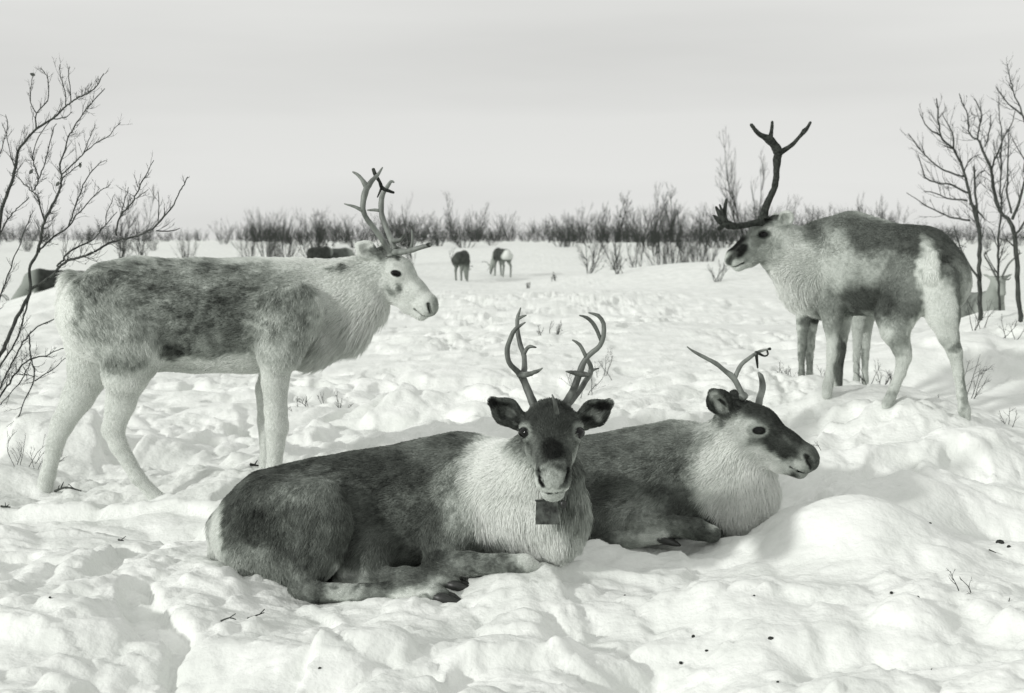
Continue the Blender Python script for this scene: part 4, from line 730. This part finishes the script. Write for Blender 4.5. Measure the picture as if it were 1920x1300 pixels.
far_deer('dark far reindeer lying down beyond the neck of the pale standing one, left of two', gpos(600, 500, 50), math.radians(60), 'rest', 66, 1.05, 13, False)
far_deer('greyer far reindeer lying down beyond the neck of the pale standing one, right of two', gpos(630, 500, 51), math.radians(30), 'rest', 88, 1.05, 16, False)
far_deer('reindeer grazing behind the rump of the pale standing one at the left edge', gpos(112, 600, 24), math.radians(186), 'graze', 50, .9, 14, False)
far_deer('pale reindeer facing the camera behind the thin trees at the right edge', gpos(1838, 560, 14.4), math.radians(-94), 'lie', 110, .86, 15, False)
# ------------------------------------------------------------------ bare birches traced by eye, each stem with its own crooked twigs
def traced_tree(name, label, cat, Y0, lines, seed, mat, part, dj=.2, twigs=1.0, tl=(22, 60), rt=1.1, leaves=(), group=None, base=None, sides=6):
    R = np.random.default_rng(seed); ph = R.random(3) * 50
    f = lines[0][0][0]; bp = P(base[0], base[1], Y0) if base else P(f[0], f[1], Y0)
    root = empty(name, bp); tag(root, label, cat, group)
    TW = Tubes(); m = PM(Y0)
    ys = {}
    def yof(px, py):
        return Y0 + dj * float(noise3(np.array([[px / 110.0 + ph[0], py / 110.0 + ph[1], ph[2]]]))[0]) * 1.6
    for li, (pts, r0, r1) in enumerate(lines):
        p = np.array([P(a, b, yof(a, b)) for a, b in pts]); rad = np.linspace(r0, r1, len(p)) * m
        q, r = smooth_path(p, rad, 9 * m); q = q + np.stack([noise3(q / (14 * m)), noise3(q / (14 * m) + 7), noise3(q / (14 * m) + 13)], -1) * 1.8 * m
        T = Tubes(); r = r * .70; T.add(q, r * (1 + .12 * noise3(q / (5 * m))), sides); T.build(part, mat, root)
        L = np.linalg.norm(np.diff(q, axis=0), axis=1).sum() / m; nt = int(L / 20 * twigs)
        for k in range(nt):
            t = R.uniform(.12 if r0 < 5 else .35, 1.0); i = min(len(q) - 2, int(t * (len(q) - 1))); d = norm(q[i + 1] - q[i])
            ax = norm(np.cross(d, R.normal(0, 1, 3))); w = norm(d + ax * R.uniform(.5, .95))
            ln = R.uniform(*tl) * (1.15 - .5 * t) * min(1.0, .55 + r[i] / m / 6)
            twig(TW, R, q[i], w, ln * m, max(rt * .6, min(rt, r[i] / m * .55)) * m, 2 if ln > tl[0] * 2.4 else 1)
    o = TW.build('twigs', M_twig, root); o['kind'] = 'stuff'
    for (a, b, s) in leaves:
        c = P(a, b, yof(a, b)); n = 7; t = np.linspace(0, 1, n); w = np.sin(t * math.pi) ** .8 * .32 * s * m
        an = R.uniform(-.6, .6) + (1.2 if R.random() < .5 else 0)
        ux = np.array([math.cos(an), 0.3, math.sin(an)]); vx = np.array([-math.sin(an), .5, math.cos(an)])
        V = [list(c + ux * (k - .5) * s * m + vx * e * w[j] + np.array([0, 1, 0]) * abs(e) * w[j] * .4) for j, k in enumerate(t) for e in (-1, 0, 1)]
        fcs = [(j * 3 + e, j * 3 + e + 1, j * 3 + e + 4, j * 3 + e + 3) for j in range(n - 1) for e in (0, 1)]
        me = bpy.data.meshes.new('leaf'); me.from_pydata(V, [], fcs); me.materials.append(M_leaf)
        lo = link('leaf', me, root); sm = lo.modifiers.new('thickness', 'SOLIDIFY'); sm.thickness = .0006
    return root
traced_tree('birch_shrub', 'bare young birch shrub leaning in from the left edge with dark forking stems', 'shrub', 6.75, [
    ([(-60, 760), (-25, 600), (2, 408), (15, 361), (29, 315), (34, 285), (46, 266), (68, 242), (98, 223), (123, 201), (132, 191), (166, 174), (182, 158), (194, 138)], 5.5, 1.1),
    ([(-40, 720), (0, 664), (33, 594), (58, 544), (54, 506), (72, 469), (82, 417), (98, 386), (114, 349), (115, 328), (112, 309), (123, 281), (128, 257), (151, 220), (177, 186), (197, 166)], 5.6, 1.1),
    ([(58, 544), (96, 519), (123, 492), (166, 477), (212, 454), (268, 438), (295, 420), (320, 392), (338, 358), (351, 331)], 4.0, 1.3),
    ([(82, 417), (71, 371), (63, 361), (31, 331)], 2.2, 1.2), ([(63, 356), (72, 337), (89, 291), (98, 250), (106, 232)], 2.0, 1.0),
    ([(72, 337), (61, 297), (66, 272), (84, 240), (104, 215)], 1.8, .9), ([(68, 242), (69, 214), (89, 189), (92, 158), (86, 140), (75, 129)], 2.2, .9),
    ([(69, 214), (57, 192), (58, 158), (61, 142)], 1.6, .8), ([(123, 201), (123, 174), (114, 146), (112, 121)], 1.7, .8), ([(132, 191), (132, 161), (128, 140), (132, 126)], 1.6, .8),
    ([(98, 223), (120, 221), (135, 211)], 1.7, .9), ([(115, 328), (148, 297), (171, 275), (206, 254), (225, 229)], 2.1, .8), ([(157, 288), (168, 256), (178, 235)], 1.4, .8), ([(114, 338), (135, 320), (153, 306)], 1.8, .9),
    ([(72, 472), (101, 445), (128, 426), (148, 398), (185, 361), (206, 346)], 2.8, .9), ([(128, 426), (151, 361), (172, 321), (197, 300)], 2.2, .9),
    ([(108, 500), (132, 472), (172, 451), (197, 423), (219, 398)], 2.8, 1.1), ([(292, 432), (317, 434), (338, 429)], 1.8, .9), ([(296, 418), (299, 390), (297, 361)], 1.7, .9),
    ([(218, 441), (223, 411), (249, 377), (264, 345), (274, 328), (288, 300)], 2.8, 1.0), ([(223, 411), (232, 380), (240, 352)], 1.6, .9), ([(252, 375), (277, 355)], 1.4, .8), ([(197, 423), (200, 400), (215, 365)], 1.5, .8),
    ([(-30, 730), (29, 639), (54, 560), (58, 544)], 2.6, 2.0), ([(-20, 760), (0, 727), (54, 627), (112, 594), (118, 586)], 3.0, 1.2), ([(-20, 775), (42, 685), (90, 665), (133, 648)], 2.8, 1.2),
    ([(54, 627), (58, 670), (64, 706), (46, 752), (31, 793)], 2.2, 1.6), ([(64, 714), (95, 695), (125, 668)], 1.8, .9), ([(58, 680), (35, 720), (0, 760), (-12, 790)], 1.6, .9), ([(64, 706), (21, 698)], 1.3, .8),
    ([(-30, 640), (0, 560), (20, 500), (44, 440), (60, 400)], 2.6, 1.0), ([(-20, 480), (10, 420), (34, 388), (55, 372)], 2.2, .9), ([(-30, 330), (-5, 300), (14, 240), (10, 215)], 2, .8), ([(29, 315), (20, 290), (14, 262), (4, 230)], 1.5, .8)],
    5, M_bark, 'stem', dj=.28, twigs=1.5, tl=(14, 60), rt=.62, leaves=((61, 140, 10), (58, 322, 12), (108, 345, 11), (150, 310, 11)), base=(-60, 760))
traced_tree('birch', 'leftmost thin dark birch at the right edge, its branches reaching left over the rump', 'tree', 12.0, [
    ([(1839, 606), (1836, 500), (1838, 448), (1828, 400), (1816, 360), (1808, 324), (1788, 280), (1764, 256), (1758, 204), (1756, 184)], 6.2, 1.4),
    ([(1838, 448), (1832, 404), (1828, 340), (1826, 312)], 4, 2.2), ([(1788, 280), (1784, 248), (1766, 212)], 2.6, 1), ([(1764, 256), (1740, 240), (1726, 214)], 2.6, 1), ([(1808, 332), (1772, 320), (1740, 296), (1704, 252)], 2.8, 1.2),
    ([(1814, 362), (1784, 348), (1744, 340), (1730, 320), (1720, 288)], 3, 1.1), ([(1814, 376), (1784, 374), (1756, 364), (1732, 358)], 2.6, 1), ([(1820, 414), (1780, 406), (1740, 388), (1700, 362)], 2.8, 1),
    ([(1836, 524), (1812, 488), (1796, 452), (1788, 424)], 3.4, 1.2), ([(1808, 326), (1818, 300), (1838, 290)], 1.8, 1), ([(1826, 345), (1834, 325), (1846, 318)], 1.6, 1), ([(1820, 380), (1836, 400), (1843, 410)], 4, 1.6)],
    6, M_bark, 'branch', dj=.3, twigs=1.7, tl=(24, 74), rt=.65, group='birches at the right edge')
traced_tree('birch', 'slender straight birch stem, the middle one of the three at the right edge', 'tree', 12.6, [
    ([(1874, 584), (1871, 460), (1876, 400), (1876, 340), (1878, 260), (1875, 225), (1873, 180)], 3.2, 1.0), ([(1877, 330), (1868, 290), (1862, 262)], 1.6, .8), ([(1876, 380), (1886, 340), (1900, 318)], 1.6, .8), ([(1871, 470), (1862, 440), (1852, 424)], 1.6, .8), ([(1872, 520), (1856, 490), (1846, 470)], 1.6, .8)],
    8, M_bark, 'branch', dj=.25, twigs=1.4, tl=(20, 60), rt=.8, group='birches at the right edge')
traced_tree('birch', 'tallest birch at the very right edge, its forked trunk leaning outwards', 'tree', 11.4, [
    ([(1914, 602), (1904, 460), (1896, 420), (1876, 396), (1864, 356), (1858, 320), (1844, 284), (1832, 260), (1818, 252), (1814, 216), (1798, 176)], 6.2, 1.2),
    ([(1832, 260), (1840, 220), (1834, 200), (1826, 184)], 2.2, 1), ([(1848, 276), (1856, 240), (1858, 216)], 2, .9), ([(1858, 320), (1876, 272), (1896, 236), (1904, 208)], 2.6, .9), ([(1898, 412), (1912, 372), (1920, 340), (1932, 300)], 4, 2),
    ([(1896, 400), (1888, 360), (1890, 280), (1894, 240)], 3, 1), ([(1922, 330), (1924, 260), (1920, 220), (1900, 172), (1888, 120)], 3.4, 1), ([(1918, 216), (1892, 196), (1868, 164)], 2.4, .9), ([(1924, 230), (1934, 180), (1945, 140)], 2.4, .9), ([(1904, 440), (1922, 415), (1932, 390)], 3, 1.4), ([(1905, 465), (1890, 452), (1874, 448)], 2.2, 1), ([(1922, 300), (1908, 280), (1898, 262)], 1.6, .8)],
    9, M_bark, 'branch', dj=.3, twigs=1.8, tl=(24, 70), rt=.65, group='birches at the right edge')
# ------------------------------------------------------------------ bushes and birches on the plain
def bush_mesh(name, seed, h, stems, spread, dens, r=.014, up=.10, lvl=2, curve=.1):
    R = np.random.default_rng(seed); T = Tubes()
    for s in range(stems):
        a = R.uniform(0, 2 * math.pi); d = norm(np.array([math.cos(a) * spread, math.sin(a) * spread, 1.0])); p = np.array([math.cos(a), math.sin(a), 0]) * R.uniform(0, .12) * h * spread; p[2] = -.1
        H = h * R.uniform(.65, 1.05); n = 8; pts = [p]; dd = d
        for k in range(n): dd = norm(dd + R.normal(0, curve, 3) + np.array([0, 0, .04])); pts.append(pts[-1] + dd * H / n)
        pts = np.array(pts); T.add(pts, np.linspace(r, r * .3, n + 1), 4)
        for k in range(dens):
            t = R.uniform(.18, 1); i = min(n - 1, int(t * n)); ax = norm(np.cross(dd, R.normal(0, 1, 3)))
            twig(T, R, pts[i], norm((pts[i + 1] - pts[i]) / H * n + ax * R.uniform(.4, .9)), H * R.uniform(.18, .42) * (1.2 - .6 * t), r * .5 * (1.15 - .5 * t), lvl - 1, 3, up)
    o = T.build(name, M_bark_far); me = o.data; zt = np.array([v.co.z for v in me.vertices]); me['top'] = float(np.percentile(zt, 99.3)); bpy.data.objects.remove(o); return me
PB = [bush_mesh('bush', 20 + i, 1.0, [14, 18, 11, 16, 9, 13][i], [.55, .45, .7, .5, .35, .6][i], [9, 8, 10, 8, 10, 9][i], r=.0065, lvl=2) for i in range(6)]
PT = [bush_mesh('young_birch', 40 + i, 1.0, [3, 2, 4, 2][i], [.28, .22, .4, .12][i], [16, 20, 15, 22][i], r=.008, lvl=3, up=.14, curve=.12) for i in range(4)]
def put(me, name, px, base_py, Y, hpx, label, group, R, wide=1.0, cat='bush', z=None):
    p = P(px, base_py, Y); zz = on_snow(p[0], Y) if z is None else z
    o = link(name, me); o.location = (p[0], Y, zz - .02); top = P(px, base_py - hpx, Y)[2]; s = max(.2, (top - zz)) / me['top']
    o.scale = (s * wide, s * wide, s); o.rotation_euler = (0, 0, R.uniform(0, 6.28)); return tag(o, label, cat, group)
RB = np.random.default_rng(77)
tops = ([-300, 0, 130, 270, 350, 420, 470, 530, 620, 700, 760, 830, 900, 960, 1010, 1060, 1150, 1200, 1240, 1290, 1340, 1420, 1560, 1660, 1720, 1800, 1900, 2200], [425, 428, 432, 432, 440, 425, 415, 415, 420, 418, 408, 402, 400, 408, 416, 402, 392, 390, 390, 402, 392, 390, 400, 400, 428, 434, 430, 425])
kinds = [('dense dark low bush in the far line', PB), ('taller sparse bare birch in the far line', PT)]
ZN = [(250, ', left of the pale reindeer\'s hips'), (430, ' where it thins out above the pale back'), (540, ', behind the darkest round bush'), (690, ', just left of the pale reindeer\'s antlers'), (800, ', just behind the pale reindeer\'s antlers'), (905, ', above the first far grazing reindeer'), (1010, ', above the second far grazing reindeer'), (1120, ', behind the forked birch'), (1240, ', in its tallest dark stretch'), (1345, ', left of the right reindeer\'s muzzle'), (1560, ', behind the right reindeer\'s head'), (1700, ', above the right reindeer\'s back'), (9999, ', beyond the birches at the right edge')]
def zone(x): return next(z for a, z in ZN if x < a)
x = -220.0
while x < 2150:
    Y = RB.uniform(78, 112); t = np.interp(x, *tops) + RB.normal(0, 9) - 4; gap = 300 < x < 420
    k = 1 if RB.random() < .3 else 0
    if k: t -= RB.uniform(5, 26)
    put(kinds[k][1][RB.integers(len(kinds[k][1]))], 'bush' if not k else 'young_birch', x, 458, Y, 458 - t, kinds[k][0] + zone(x), ['low bushes in the far line along the horizon', 'birches rising from the far line of bushes'][k], RB, RB.uniform(.8, 1.3), 'bush' if not k else 'tree')
    x += RB.uniform(8, 26) * (2.4 if gap else 1.0) * (1.6 if x > 1690 or x < 250 else 1)
# the low thicket behind them, a single mass
T = Tubes(); RT = np.random.default_rng(78)
DN = ([-500, 250, 300, 430, 470, 540, 560, 660, 700, 780, 800, 960, 1000, 1050, 1160, 1200, 1340, 1500, 1600, 1690, 2400], [.35, .35, .12, .15, .9, .8, .6, .6, .3, .35, .65, .6, .35, .9, .9, .9, .7, .6, .4, .5, .55])
for k in range(8200):
    px = RT.uniform(-500, 2400);
    if RT.random() > np.interp(px, *DN) * (.75 + .35 * math.sin(px / 23.0)): continue
    Y = RT.uniform(112, 165); p = P(px, 455, Y); z0 = float(base_z(p[0], Y)); hgt = RT.uniform(.7, 1.5) * (1.0 + .35 * math.sin(px / 70.0) * math.sin(px / 31.0)) * (.6 if 300 < px < 430 else 1) * 1.25
    d = norm(np.array([RT.normal(0, .3), RT.normal(0, .3), 1])); n = 3; q = np.array([p[0], Y, z0 - .1]); pts = [q]
    for j in range(n): d = norm(d + RT.normal(0, .15, 3)); pts.append(pts[-1] + d * hgt / n)
    T.add(np.array(pts), [.020, .017, .012, .005], 3)
    for j in range(3):
        w = norm(d + RT.normal(0, .5, 3)); b_ = pts[RT.integers(1, 3)]; T.add(np.array([b_, b_ + w * hgt * .3, b_ + w * hgt * .5]), [.012, .009, .004], 3)
tag(T.build('thicket', M_bark_far), 'low dark thicket of scrub running along the whole horizon', 'thicket', kind='stuff')
# nearer single bushes and birches
def tuftsp(*rows):
    for (me, name, px, py, Y, h, w, label, group) in rows: put(me, name, px, py, Y, h, label, group, RB, w, 'tree' if 'birch' in name else 'bush')
tuftsp((PB[1], 'bush', 500, 482, 50, 92, .75, 'darkest round bush in mid distance, left of centre above the back of the pale reindeer', None),
    (PB[0], 'bush', 512, 480, 49, 84, .55, 'dense upright part of the dark clump, at the right flank of the darkest round bush', None),
    (PB[4], 'bush', 468, 478, 52, 68, .8, 'thinner bush touching the left side of the darkest round bush', None),
    (PB[3], 'bush', 538, 478, 53, 60, .9, 'low loose bush just right of the darkest round bush', None),
    (PT[1], 'young_birch', 268, 494, 22, 150, .7, 'dark-stemmed little birch standing above the hips of the pale reindeer', None),
    (PT[3], 'young_birch', 222, 494, 24, 120, .7, 'thin leaning birch left of the dark-stemmed one', None),
    (PB[0], 'bush', 350, 466, 62, 36, .7, 'small lone bush in the gap of the far bush line', None),
    (PT[2], 'young_birch', 590, 488, 45, 85, 1.0, 'crooked birch with a slanting stem above the withers of the pale reindeer', None),
    (PB[2], 'bush', 735, 468, 60, 100, .5, 'tall dense bush behind the antlers of the pale reindeer', None),
    (PT[0], 'young_birch', 775, 466, 60, 80, .8, 'open bush with curved branches right of the pale antlers', None),
    (PT[2], 'young_birch', 1098, 516, 42, 118, .9, 'forked birch standing forward of the bush line, right of centre', None),
    (PT[0], 'young_birch', 1195, 506, 43, 110, .8, 'thin many-stemmed birch between the forked one and the right reindeer', None),
    (PB[4], 'bush', 1240, 505, 44, 130, .6, 'tall sparse clump of upright stems left of the right reindeer', None),
    (PB[5], 'bush', 1290, 503, 43, 100, .6, 'clump of thin stems in the snow close to the muzzle of the right reindeer', None),
    (PT[1], 'young_birch', 1325, 500, 44, 120, .7, 'upright birch beside the muzzle of the right reindeer', None),
    (PT[0], 'young_birch', 1400, 480, 40, 240, .62, 'tall airy birch rising behind the head of the right reindeer', None),
    (PB[4], 'bush', 1262, 508, 43, 120, .8, 'loose clump of long thin stems, second from the left in the open row', None),
    (PB[4], 'bush', 1312, 506, 43, 96, .8, 'short spread clump of thin stems nearest the right reindeer\'s muzzle', None),
    (PT[0], 'young_birch', 1165, 500, 48, 100, .8, 'small thin birch just right of the forked birch', None),
    (PT[2], 'young_birch', 1462, 478, 38, 140, .75, 'bushy birch behind the tall antler of the right reindeer', None),
    (PB[4], 'bush', 1665, 470, 55, 100, .6, 'feathery bush above the hips of the right reindeer', None),
    (PT[3], 'young_birch', 1600, 470, 55, 108, .5, 'faint thin birch above the back of the right reindeer', None),
    (PT[1], 'young_birch', 1225, 470, 70, 130, .6, 'thin tall birch in front of the darkest part of the bush line', None))
# ------------------------------------------------------------------ dwarf shrubs and stalks sticking out of the snow
def sprig(label, px, py, Y, hpx, n, seed, spread=.45, r=1.0, group=None, name='dwarf_birch', lean_=0.0, cat='twigs'):
    R = np.random.default_rng(seed); p = P(px, py, Y); zz = on_snow(p[0], Y); root = empty(name, (p[0], Y, zz)); tag(root, label, cat, group); m = PM(Y)
    for k in range(n):
        a = R.uniform(0, 6.28); d = norm(np.array([math.cos(a) * spread + lean_, math.sin(a) * spread, 1])); b = np.array([p[0] + R.normal(0, .04) * min(n, 4) / 3, Y + R.normal(0, .04), zz - .02])
        b[2] = on_snow(b[0], b[1]) - .02; h = hpx * m * R.uniform(.5, 1.05) + .02
        T = Tubes(); twig(T, R, b, d, h, max(.0011, r * m * .8), 2 if n < 12 else 1, 4, .05); T.build('twig', M_twig, root)
        e = b + d * h * .8
    return root
S = [('upright dwarf birch twigs just behind the back of the right lying reindeer, left clump', 1160, 806, 6.4, 58, 5), ('dwarf birch twigs behind the back of the right lying reindeer, right clump', 1195, 806, 6.5, 52, 5),
    ('sparse stalks beside the withers of the right lying reindeer', 1270, 798, 6.6, 46, 4), ('short twigs behind the neck of the right lying reindeer', 1335, 795, 6.5, 34, 4), ('slanting twigs in the snow just behind the brow of the right lying reindeer', 1508, 806, 6.7, 50, 4),
    ('low dark twigs above the muzzle of the right lying reindeer', 1530, 826, 6.3, 26, 5), ('small curled twigs right of the muzzle of the right lying reindeer', 1568, 818, 6.3, 18, 3),
    ('small black twigs in the snow behind the chest of the pale reindeer', 568, 728, 8.2, 26, 6), ('lone stalks on the snow edge below the neck ruff of the pale reindeer', 635, 742, 8.0, 36, 3), ('fine stalk between the foreleg and neck of the pale reindeer', 597, 726, 8.3, 26, 2),
    ('spreading twigs behind the antlers of the right lying reindeer', 1480, 706, 9.0, 40, 6), ('twigs at the forelegs of the large right reindeer', 1530, 700, 9.4, 40, 5), ('twigs between the legs of the large right reindeer', 1640, 726, 8.3, 56, 6), ('twigs against the hind leg of the large right reindeer', 1668, 712, 8.0, 36, 4),
    ('dark stems right behind the hind leg of the large right reindeer', 1803, 640, 8.8, 96, 5), ('thin stems beside the base of the first right birch', 1822, 606, 11, 70, 5), ('short stalks at the foot of the last right birch', 1890, 612, 10.4, 44, 4), ('bent stalks in the snow at the right edge', 1905, 745, 7.6, 36, 3),
    ('tall fine stalks behind the right antler of the front reindeer', 1078, 722, 8.6, 90, 4), ('thin twigs above the right antler of the front reindeer', 1146, 668, 10.2, 40, 4), ('faint twigs left of the right antler of the front reindeer', 1035, 620, 13, 30, 5), ('grey twigs in a snow hollow left of the left antler', 1012, 625, 12.6, 24, 3),
    ('dark upright twigs at the left edge beside the hind legs', 42, 884, 6.2, 60, 5), ('dry twigs on the drift at the left edge', 70, 880, 6.3, 34, 3), ('short stalk in front of the hooves of the large right reindeer', 1770, 740, 7.7, 22, 2),
    ('little stalks on the plain left of the forked birch', 1042, 516, 40, 16, 5), ('little stalks on the plain below the far grazing reindeer', 990, 530, 38, 12, 4), ('row of fine stalks on the plain between the bushes', 1160, 512, 40, 44, 8), ('fine stalks on the plain before the right reindeer', 1345, 506, 36, 40, 7), ('stalks standing left of the stems on the plain', 850, 482, 60, 28, 4),
    ('fine stalks on the plain under the bush line at centre', 700, 482, 60, 22, 5)]
for i, (lb, a, b, c, h, n) in enumerate(S): sprig(lb, a, b, c, h, n, 300 + i)
def lying(label, pts, Y, r, seed, side=0, name='twig', lift=.006, cat='twig'):
    R = np.random.default_rng(seed); q = []
    for (px, py, dy) in pts: p = P(px, py, Y + dy); p[2] = on_snow(p[0], p[1]) + lift + .004 * len(q); q.append(p)
    T = Tubes(); a, rr = smooth_path(q, np.linspace(r, r * .5, len(q)) * PM(Y), .02); T.add(a, rr, 5)
    for k in range(side): i = R.integers(1, len(a) - 1); w = norm(norm(a[min(i + 1, len(a) - 1)] - a[i - 1]) + np.array([R.normal(0, .5), R.normal(0, .3), R.uniform(.3, .9)])); T.add(np.array([a[i], a[i] + w * 14 * PM(Y)]), [r * .5 * PM(Y), r * .3 * PM(Y)], 4)
    return tag(T.build(name, M_twig), label, cat)
lying('short dark twig lying on the snow left of the front reindeer\'s hoof, leftmost of two', [(414, 1140, 0), (430, 1146, -.02), (442, 1140, .0)], 3.98, 1.9, 1, 2)
lying('short forked twig lying on the snow, right one of two below the front reindeer', [(464, 1137, 0), (478, 1130, .03), (495, 1124, .05)], 4.03, 1.9, 2, 3)
lying('longer dead twig lying behind the hind hoof of the pale reindeer', [(102, 886, .0), (125, 902, -.06), (152, 914, -.10)], 6.0, 2.6, 3, 5)
lying('small twig bit on the snow left of the front reindeer\'s back', [(470, 898, 0), (485, 906, -.02)], 6.1, 3, 4, 1)
lying('thin stick lying on the snow slope at the far right', [(1855, 1014, .0), (1868, 1026, -.02)], 4.5, 1.6, 6, 0)
lying('small bark bit lying on the snow in front of the pale reindeer', [(222, 1030, 0), (232, 1027, .02)], 5.0, 2, 7, 1)
lying('tiny dark twig on the snow at the left edge', [(2, 970, 0), (20, 972, .0)], 5.6, 2.4, 8, 2)
sprig('two-pronged dark twig stuck upright in the snow at the lower right', 1818, 1168, 3.95, 44, 2, 411, .12, 1.6, None, 'twig', -.1, 'twig')
sprig('single short twig stuck in the snow near the lower right edge', 1894, 1176, 3.95, 14, 1, 412, .3, 2.2, None, 'twig', -.3, 'twig')
sprig('tiny stalk at the bottom edge of the snow, right of centre', 1746, 1296, 3.5, 12, 1, 413, .3, 1.4, None, 'twig', 0, 'twig')
for i, (px, py, Y, r) in enumerate([(1445, 1210, 3.72, 5), (1300, 1177, 3.85, 4), (1277, 1204, 3.75, 4), (1325, 1199, 3.77, 3), (1671, 1127, 4.0, 3.5), (1720, 1164, 3.87, 3.5), (1876, 979, 4.7, 7), (1892, 1005, 4.55, 4), (1414, 1117, 4.0, 3), (1744, 988, 4.6, 2.5), (1458, 1298, 3.45, 3), (1172, 1078, 4.2, 3), (95, 1175, 3.9, 2.6), (600, 1288, 3.5, 3)]):
    p = P(px, py, Y); o = link('dropping', ball((0, 0, 0), r * PM(Y), M_dark, 1.2, .9, .8, 8)); o.location = (p[0], Y, on_snow(p[0], Y) + r * PM(Y) * .3); o.rotation_euler = (0, 0, i)
    tag(o, 'small dark dropping lying on the trampled snow', 'dropping', 'dark droppings scattered on the snow')
print('done', round(time.time() - T0, 1), len(bpy.data.objects))
